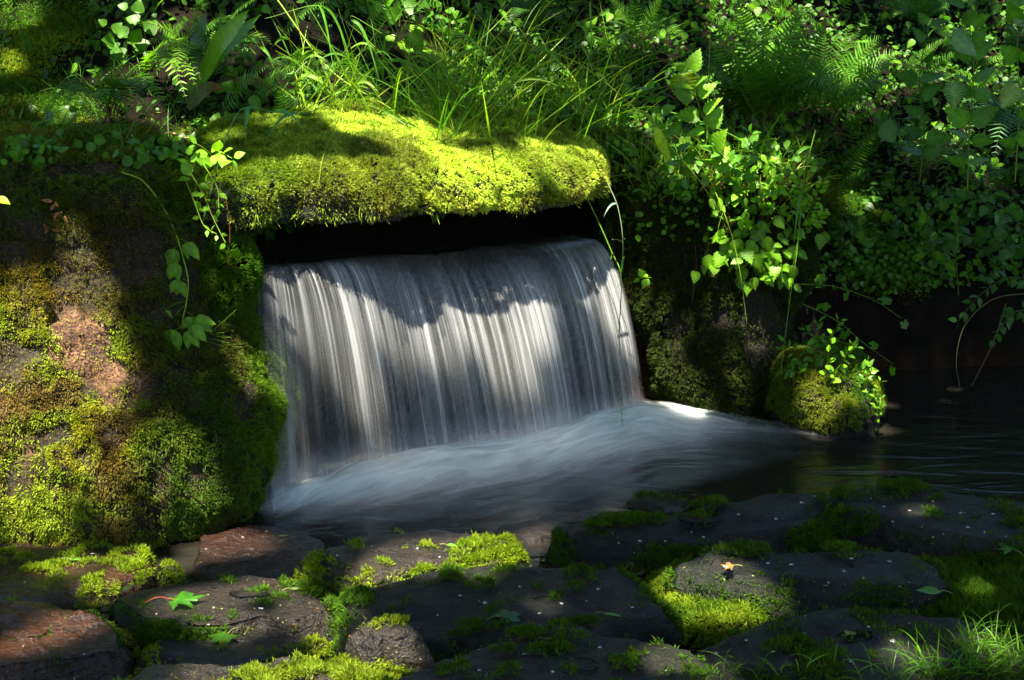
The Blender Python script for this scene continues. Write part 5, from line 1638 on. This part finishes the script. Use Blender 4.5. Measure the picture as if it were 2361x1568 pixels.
# bare arching stems over the dark pool
for lab, px, Y in [("bare pale stem arching down into the pool's dark corner", [(2380, 675), (2290, 690), (2225, 750), (2205, 830), (2213, 893)], 4.65), ("thin bare stem beside the arching one, slanting into the water", [(2320, 700), (2290, 790), (2240, 890)], 4.68)]:
    c = spline([at(x, y, Y) for x, y in px], 30)
    a = Acc(); a.add(*tube(c, np.linspace(0.0022, 0.0012, 30), 5), np.array([0.12, 0.11, 0.04]))
    tag(a.build("bare_stem", M['stem'], None, True, c[-1]), lab, "stem")
# brown dead stalks at the foot of the big fern and roots under the bank
a = Acc()
for i in range(46):
    A = hit(RNG.uniform(1700, 1960), RNG.uniform(300, 350))[0]
    B = A + np.array([RNG.normal() * 0.09, -0.06, RNG.uniform(-0.05, 0.14)])
    a.add(*tube(curve(A, B, 0.02, 6), 0.0016, 4), np.array([0.16, 0.07, 0.03]) * RNG.uniform(0.5, 1.3))
kind(a.build("dead_stalks", M['stem'], None, False), "stuff", "rusty dead fern stalks tangled at the foot of the big ferns", "dead stalks")
a = Acc()
for i in range(60):
    A = hit(RNG.uniform(1880, 2010), RNG.uniform(350, 470))[0] + [0, -0.03, 0]
    L_ = RNG.uniform(0.05, 0.22)
    B = A + np.array([RNG.normal() * 0.03, -0.02, -L_])
    a.add(*tube(spline([A, (A + B) / 2 + RNG.normal(size=3) * 0.01, B], 8), 0.0010, 4), np.array([0.09, 0.05, 0.025]) * RNG.uniform(0.5, 1.3))
for x0 in (527, 1600, 1415):
    A = hit(x0, 455 if x0 < 1400 else 560)[0] + [0, -0.03, 0]
    a.add(*tube(spline([A, A + [0.006, 0, -0.09], A + [-0.004, 0, -0.2]], 12), 0.0011, 4), np.array([0.12, 0.05, 0.02]))
kind(a.build("hanging_roots", M['stem'], None, False), "stuff", "fine brown roots hanging from the bank's overhang", "roots")
# orange-brown withered scrap on the boulder
P0, N0 = hit(125, 520)
a = Acc()
for i in range(14):
    s_ = P0 + np.array([RNG.normal() * 0.012, -0.012, RNG.normal() * 0.03])
    place(a, T_LANCE, s_, RNG.normal(size=3) + [0.2, -0.3, -0.6], np.array([0, -1, 0.3]), 0.028, np.array([0.32, 0.13, 0.05]), 1.2)
tag(a.build("withered_fern", M['leaf'], None, True, P0), "orange withered scrap of fern stuck to the big boulder's moss", "dead frond")

# ------------------------------------------------------------------ fallen leaves and fluff
def fallen(label, px, py, tm, size, ang, col, name="fallen_leaf", lift=0.006, ws=1.0, stalkc=None, rise=0.15):
    P, N = hit(px, py)
    N = nrm(N * 0.25 + UP)
    f = np.array([math.cos(ang), math.sin(ang), rise]); f = f - N * (f @ N) * 0.8
    a = Acc(); place(a, tm, P + N * lift - nrm(f) * size * 0.4, f, N, size, col, ws)
    t = thing(name, label, "leaf", P)
    a.build("blade", M['glossleaf'], t)
    b = Acc(); s0 = P + N * lift - nrm(f) * size * 0.2
    b.add(*tube(spline([s0, s0 - nrm(f) * size * 0.35 + N * size * 0.12, s0 - nrm(f) * size * 0.65 + N * 0.003], 8), 0.0009, 4), np.array([0.2, 0.2, 0.05]) if stalkc is None else stalkc)
    b.build("leaf_stalk", M['stem'], t)
    return t


fallen("large bright green maple leaf lying on the wet brown stone", 425, 1396, T_MAPLE, 0.095, 0.25, np.array([0.03, 0.12, 0.008]), lift=0.016, stalkc=np.array([0.25, 0.04, 0.03]))
fallen("small green lobed leaf draped over the front of the maple-leaf stone", 515, 1478, T_LOBE, 0.05, -2.2, np.array([0.03, 0.09, 0.008]), lift=0.012)
fallen("dark green lobed leaf lying on the broad flat stone", 1165, 1425, T_LOBE, 0.055, 0.6, np.array([0.02, 0.11, 0.02]), lift=0.006)
fallen("golden maple leaf lying on the moss between the dark stones", 1680, 1332, T_MAPLE, 0.034, 2.9, np.array([0.20, 0.12, 0.04]), lift=0.03)
fallen("tiny curled yellow leaf on the bottom right stone", 1675, 1462, T_OV, 0.025, 1.6, np.array([0.4, 0.25, 0.04]), lift=0.008)
fallen("oval yellow-green leaf on the bottom right stone near the grass", 1960, 1465, T_OV, 0.028, 0.9, np.array([0.2, 0.26, 0.04]), ws=1.5)
fallen("narrow green leaf on the broad flat stone's right half", 1410, 1422, T_LANCE, 0.042, 0.0, np.array([0.10, 0.26, 0.02]), ws=1.3)
fallen("curved narrow yellowish leaf on the bottom centre stone", 1262, 1478, T_LANCE, 0.03, 0.2, np.array([0.2, 0.22, 0.04]))
fallen("pointed green leaf resting on the moss carpet's left border", 2140, 1388, T_OV, 0.05, 2.9, np.array([0.07, 0.24, 0.03]), lift=0.03)
fallen("star-shaped green sprig on the moss carpet at the right edge", 2320, 1290, T_MAPLE, 0.06, 2.0, np.array([0.05, 0.2, 0.03]), lift=0.035)
fallen("pale leaf standing among the moss beside the maple-leaf stone", 295, 1375, T_OV, 0.035, 1.2, np.array([0.35, 0.4, 0.12]), lift=0.02, rise=1.4)
fallen("small green leaf on the brown stone at the far left edge", 172, 1294, T_OV, 0.035, 0.1, np.array([0.08, 0.2, 0.03]))
fallen("small leaf on the brown stone under shallow water", 650, 1240, T_OV, 0.022, 2.8, np.array([0.1, 0.24, 0.03]))
fallen("little green leaf on the dry crown of the lime-mossed stone", 1040, 1262, T_OV, 0.03, 0.1, np.array([0.1, 0.26, 0.03]))
fallen("narrow yellow-green leaf on the right part of the maple-leaf stone", 685, 1362, T_LANCE, 0.04, 0.5, np.array([0.16, 0.22, 0.05]), ws=1.3)
fallen("dry tan leaf lying on brown earth above the slab's left corner", 412, 322, T_RND, 0.05, 0.4, np.array([0.5, 0.30, 0.18]), lift=0.02)
fallen("second dry tan leaf, folded, next to the slab's left corner", 432, 338, T_RND, 0.045, -0.9, np.array([0.5, 0.28, 0.18]), lift=0.03, rise=0.8)

# seed fluff: copies of one little tuft of hairs
t = NT("fluff")
p = t.n("ShaderNodeBsdfPrincipled", i_Roughness=0.9)
p.inputs["Base Color"].default_value = (0.85, 0.87, 0.85, 1)
t.l(p.outputs[0], t.out.inputs[0])
fl_rng = np.random.default_rng(8)
n_ = 60
D = nrm(fl_rng.normal(size=(n_, 3)) * [1, 1, 0.45]) * np.array([1, 1, 1.0]); D[:, 2] = np.abs(D[:, 2])
V_, F_ = blades(np.zeros((n_, 3)), nrm(D), fl_rng.uniform(0.003, 0.010, n_), np.full(n_, 0.00035), np.zeros(n_), fl_rng)
FL = [("white seed fluff on the wide flat slab at the far right of the near bank", [(1900, 1165), (1870, 1150), (2000, 1185), (2060, 1210), (2100, 1175), (2150, 1160), (2210, 1190), (2230, 1215), (2270, 1230), (2320, 1240), (2180, 1230), (2010, 1150), (2040, 1170), (2290, 1180), (2340, 1200), (1960, 1140)]),
      ("white seed fluff on the long hump-backed stone", [(1480, 1255), (1530, 1250), (1550, 1270), (1590, 1230), (1620, 1245), (1660, 1250), (1850, 1160), (1790, 1200), (1700, 1190), (1420, 1250)]),
      ("white seed fluff on the dark rough stone behind the moss mat", [(1770, 1300), (1830, 1310), (1960, 1290), (1990, 1330), (2050, 1300), (2080, 1350), (1900, 1350), (2100, 1390), (1940, 1320)]),
      ("white seed fluff on the broad dark flat stone", [(1120, 1390), (1200, 1350), (1500, 1345), (1520, 1365), (1010, 1420), (1380, 1360), (1300, 1390), (1060, 1370), (1460, 1400), (1240, 1420)]),
      ("white seed fluff on the bottom centre stone", [(1210, 1510), (1310, 1500), (1380, 1490), (1100, 1550), (1460, 1530), (1540, 1545), (1280, 1550)]),
      ("white seed fluff on the low dark stone at the bottom right", [(1720, 1480), (1780, 1500), (1850, 1460), (1900, 1520), (2000, 1450), (2060, 1480), (2100, 1440), (1650, 1510), (1960, 1530)]),
      ("white seed fluff on the brown stones at the left of the near bank", [(215, 1280), (60, 1340), (600, 1400), (480, 1440), (780, 1290), (880, 1290), (560, 1240), (970, 1268)]),
      ("white seed fluff caught on the slab's moss", [(975, 370), (1040, 440), (1090, 395), (830, 455), (1130, 380)])]
first = None
for lab, spots in FL:
    for (x, y) in spots:
        P, N = hit(x + RNG.normal() * 3, y + RNG.normal() * 3)
        if first is None:
            first = mesh_obj("seed_fluff", V_, F_, t.m, None)
            o = first
        else:
            o = first.copy(); COL.objects.link(o)
        o.location = tuple(P + N * 0.002); o.rotation_euler = (0, 0, RNG.uniform(0, 6.28))
        s_ = RNG.uniform(0.3, 0.85) * (1.6 if 'moss' in lab and 'slab' in lab else 1.0); o.scale = (s_, s_, s_)
        tag(o, lab, "seed fluff", "white seed fluff scattered over the stones")
# yellowish bud scales and specks, beyond counting
a = Acc()
rng = np.random.default_rng(31)
for i in range(260):
    x, y = rng.uniform(0, 2361), rng.uniform(1140, 1568)
    if i % 4 == 0: x, y = rng.uniform(0, 900), rng.uniform(1230, 1500)
    P, N = hit(x, y)
    if P[2] < 0.004: continue
    d = nrm(np.cross(N, rng.normal(size=3)))
    c_ = [np.array([0.45, 0.38, 0.10]), np.array([0.5, 0.45, 0.32]), np.array([0.22, 0.28, 0.05]), np.array([0.35, 0.16, 0.06])][rng.integers(4)]
    place(a, T_RND, P + N * 0.002, d, N, rng.uniform(0.002, 0.005), c_)
kind(a.build("specks", M['leaf'], None, False), "stuff", "tiny yellow bud scales and specks littering the stones", "litter")

# ------------------------------------------------------------------ the trees whose crowns shade the stream (light reaches it only through their gaps)
# gaps: (picture x, y of the lit place, radius in metres)
GAPS = [(740, 255, 0.05), (790, 262, 0.05), (850, 300, 0.075), (930, 335, 0.085), (1000, 380, 0.07), (1060, 425, 0.055), (1345, 390, 0.06), (1180, 455, 0.04), (900, 440, 0.045), (1000, 460, 0.04), (440, 320, 0.04), (520, 330, 0.03), (640, 290, 0.035),
        (190, 590, 0.02), (350, 1110, 0.018), (480, 1130, 0.012), (430, 1040, 0.008), (560, 800, 0.015), (620, 1000, 0.015), (230, 1130, 0.012), (1700, 900, 0.004), (1660, 680, 0.004), (2120, 1180, 0.004), (1250, 1390, 0.004), (2250, 1380, 0.004),
        (30, 40, 0.08), (10, 150, 0.04), (60, 760, 0.07), (190, 800, 0.09), (70, 920, 0.12), (30, 1060, 0.07), (150, 880, 0.08), (60, 1160, 0.05), (230, 870, 0.04), (600, 860, 0.03),
        (640, 690, 0.075), (650, 780, 0.06), (720, 650, 0.075), (780, 670, 0.07), (850, 700, 0.075), (920, 730, 0.075), (990, 760, 0.065), (1150, 790, 0.085), (1160, 740, 0.07),
        (1215, 690, 0.06), (1330, 600, 0.08), (1380, 660, 0.07), (1410, 730, 0.05), (830, 910, 0.03), (850, 1000, 0.01), (1540, 1000, 0.045), (1600, 1006, 0.025), (1480, 992, 0.02),
        (1100, 1280, 0.09), (1030, 1310, 0.05), (950, 1270, 0.04), (330, 1300, 0.045), (430, 1385, 0.045), (620, 1350, 0.05), (150, 1310, 0.03), (560, 1255, 0.05), (480, 1270, 0.04), (600, 1545, 0.06), (700, 1550, 0.06), (500, 1540, 0.04), (160, 1440, 0.035), (720, 1410, 0.03), (520, 1430, 0.03), (880, 1330, 0.04), (240, 1350, 0.025), (60, 1480, 0.03), (780, 1480, 0.025), (1230, 1235, 0.03),
        (860, 1500, 0.05), (1600, 1520, 0.05), (1560, 1510, 0.03), (1660, 1380, 0.05), (1580, 1340, 0.04), (1750, 1385, 0.03), (1890, 915, 0.05), (2000, 900, 0.045), (1860, 780, 0.04), (2290, 1490, 0.03), (2090, 1520, 0.03),
        (1740, 60, 0.20), (1700, 110, 0.1), (1900, 110, 0.14), (1960, 270, 0.08), (2010, 150, 0.10), (2225, 100, 0.06), (2215, 215, 0.05), (2330, 215, 0.06), (2215, 330, 0.06), (2270, 410, 0.05), (2350, 50, 0.06),
        (1590, 205, 0.06), (1520, 320, 0.05), (700, 45, 0.05), (1210, 100, 0.06), (950, 95, 0.07), (420, 50, 0.06), (400, 190, 0.06), (420, 140, 0.05), (380, 130, 0.04), (250, 250, 0.05), (1650, 400, 0.04), (1700, 500, 0.03),
        (1480, 640, 0.04), (540, 110, 0.08), (262, 200, 0.10), (310, 240, 0.08), (180, 250, 0.07), (1780, 180, 0.12), (1850, 60, 0.12), (2080, 180, 0.08), (2130, 350, 0.07), (1700, 220, 0.08), (1500, 100, 0.08),  (1100, 200, 0.10), (1300, 230, 0.06), (800, 200, 0.08), (680, 190, 0.06), (1000, 60, 0.1), (1400, 120, 0.06), (1980, 480, 0.05), (1820, 400, 0.03), (1560, 400, 0.035), (1450, 300, 0.05), (1180, 260, 0.05)]
GP = np.array([hit(x, y)[0] for x, y, r in GAPS])
GR_ = np.array([r * 1.0 + (0.025 if 700 < x < 1400 and 230 < y < 460 else (0.005 if r > 0 else 0.0)) for x, y, r in GAPS])
# the falls hang in front of the ledge: aim those gaps at the sheet itself
_fx, _fy, _ = proj(FALL_GRID)
for _i, (x, y, r) in enumerate(GAPS):
    if 600 < x < 1490 and 560 < y < 1020 and y < 1150 - (x - 640) * 0.25:
        GP[_i] = FALL_GRID[np.argmin((_fx - x) ** 2 + (_fy - y) ** 2)]
TREES = [((-4.6, 0.6), (-2.0, 1.6), 3.3), ((4.8, 0.2), (2.3, 1.4), 3.4), ((-2.6, -4.4), (-1.2, -1.2), 3.2), ((3.4, -4.8), (2.0, -1.6), 3.2), ((-4.9, 6.6), (-2.6, 4.4), 3.0), ((4.9, 7.2), (2.6, 4.6), 3.2), ((0.3, 10.5), (0.2, 7.2), 3.0)]
CAN_N, CAN_Z0, CAN_Z1, CAN_SZ = 40000, 5.2, 7.4, 0.17
rng = np.random.default_rng(77)
cx = rng.uniform(-5.6, 5.6, CAN_N * 2); cy = rng.uniform(-4.8, 7.4, CAN_N * 2); cz = rng.uniform(CAN_Z0, CAN_Z1, CAN_N * 2)
sc_all = CAN_SZ * rng.uniform(0.75, 1.35, CAN_N)
CPnt = np.stack([cx, cy, cz], -1)[:CAN_N]
q = CPnt[:, None] - GP[None]
al = q @ S
perp = np.linalg.norm(q - al[..., None] * S, axis=-1)
blocked = ((perp < GR_[None] + sc_all[:, None] * 0.47) & (al > 0)).any(1)
CPnt = CPnt[~blocked]; sc_all = sc_all[~blocked]
# close the remaining chinks over the water and the stones, so the sun comes through at the gaps alone
from mathutils.kdtree import KDTree
e1 = nrm(np.cross(S, [0, 1, 0])); e2 = np.cross(S, e1)
for _pass in range(3):
    kd = KDTree(len(CPnt))
    for i_, (u_, v_) in enumerate(zip(CPnt @ e1, CPnt @ e2)):
        kd.insert((u_, v_, 0), i_)
    kd.balance()
    new = []
    for gx in np.arange(-3.0, 3.01, 0.045):
        for gy in np.arange(1.4, 5.9, 0.045):
            T_ = np.array([gx, gy, 0.05 if gy < 4.4 else 0.9])
            X_, Y_, D_ = proj(T_)
            if gy > 4.4 and gx > -0.8 and rng.random() < 0.35: continue
            gp = np.linalg.norm((T_ - GP) - ((T_ - GP) @ S)[:, None] * S, axis=1)
            if (gp < np.maximum(GR_, 0) + np.where(GR_ > 0.025, 0.045, np.where(GR_ < -0.01, 0.026, 0.02))).any(): continue
            if kd.find((T_ @ e1, T_ @ e2, 0))[2] > 0.034:
                zz = rng.uniform(CAN_Z0, CAN_Z1)
                p_ = T_ + S * (zz - T_[2]) / S[2]
                q_ = p_ - GP; pr = np.linalg.norm(q_ - (q_ @ S)[:, None] * S, axis=1)
                sz_ = min(0.2, max(0.0, (pr - np.maximum(GR_, 0.0)).min()) / 0.47)
                if sz_ > 0.07: new.append((p_, sz_))
    if new:
        CPnt = np.vstack([CPnt, np.array([n_[0] for n_ in new])]); sc_all = np.r_[sc_all, [n_[1] for n_ in new]]
own = np.argmin(np.stack([np.hypot(CPnt[:, 0] - c[0], CPnt[:, 1] - c[1]) / r for _, c, r in TREES], -1), 1)
TPL = np.array([[0, 0, 0], [0.3, 0.36, 0.03], [0.7, 0.26, 0], [1, 0, -0.08], [0.7, -0.26, 0], [0.3, -0.36, 0.03]])
TPF = np.array([[0, 1, 2], [0, 2, 3], [0, 3, 4], [0, 4, 5]])
LABELS = ["leafy tree leaning over the stream from the left bank", "leafy tree leaning over the stream from the right bank", "tree behind the viewer on the left whose crown reaches over the stones",
          "tree behind the viewer on the right whose crown reaches over the stones", "tree on the slope above the big boulder, out of the picture's top left", "tree on the slope above the ferns, out of the picture's top right", "tree high on the slope behind the falls"]
def tube(pts, r, ns=5):
    pts = np.asarray(pts, float); r = np.asarray(r, float)
    t = nrm(np.gradient(pts, axis=0))
    ref = np.array([0.31, 0.2, 0.93]) if abs(t[0, 2]) < 0.8 else np.array([1.0, 0.2, 0.1])
    s = nrm(np.cross(t, ref)); u = np.cross(s, t)
    a = np.linspace(0, 2 * math.pi, ns, endpoint=False)
    G = pts[None] + np.cos(a)[:, None, None] * s[None] * r[None, :, None] + np.sin(a)[:, None, None] * u[None] * r[None, :, None]
    return G.reshape(-1, 3), grid_faces(ns, len(pts), True)
for k, ((tx, ty), (ccx, ccy), rr) in enumerate(TREES):
    g = float(ground_z(np.array([tx]), np.array([ty]))[0]) - 0.1
    tr = thing("tree", LABELS[k], "tree", (tx, ty, g), "trees shading the stream")
    a = Acc()
    top = np.array([lerp(tx, ccx, 0.35), lerp(ty, ccy, 0.35), 5.6])
    pts = np.array([[tx, ty, g], [tx * 0.99, ty, g + 1.5], lerp(np.array([tx, ty, g]), top, 0.6) + [0.1, 0, 0.3], top])
    a.add(*tube(pts, [0.26, 0.2, 0.16, 0.1], 10))
    mine = CPnt[own == k]; mysc = sc_all[own == k]
    for j in range(9):
        if len(mine) == 0:
            break
        e = mine[rng.integers(len(mine))]
        e = e + [0, 0, 0.3]
        a.add(*tube(np.array([top - [0, 0, 0.6], lerp(top, e, 0.4) + [0, 0, 0.3], e]), [0.06, 0.04, 0.012], 6))
    a.build("trunk", M['bark'], tr)
    n = len(mine)
    d = nrm(rng.normal(size=(n, 3)) * [1, 1, 0.35]); up = nrm(rng.normal(size=(n, 3)) * 0.45 + [0, 0, 1]); sd = nrm(np.cross(up, d)); up = np.cross(d, sd)
    R = np.stack([d, sd, up], 1)
    sc = mysc
    Vc = np.einsum('kc,ncd->nkd', TPL - [0.5, 0, 0], R) * sc[:, None, None] + mine[:, None]
    Fc = (np.arange(n)[:, None, None] * 6 + TPF[None]).reshape(-1, 3)
    Cc = np.repeat(lerp(np.array([0.03, 0.09, 0.01]), np.array([0.07, 0.15, 0.015]), rng.random((n, 1))), 6, 0)
    mesh_obj("crown", Vc.reshape(-1, 3), Fc, M['leaf'], tr, Cc, None, False)
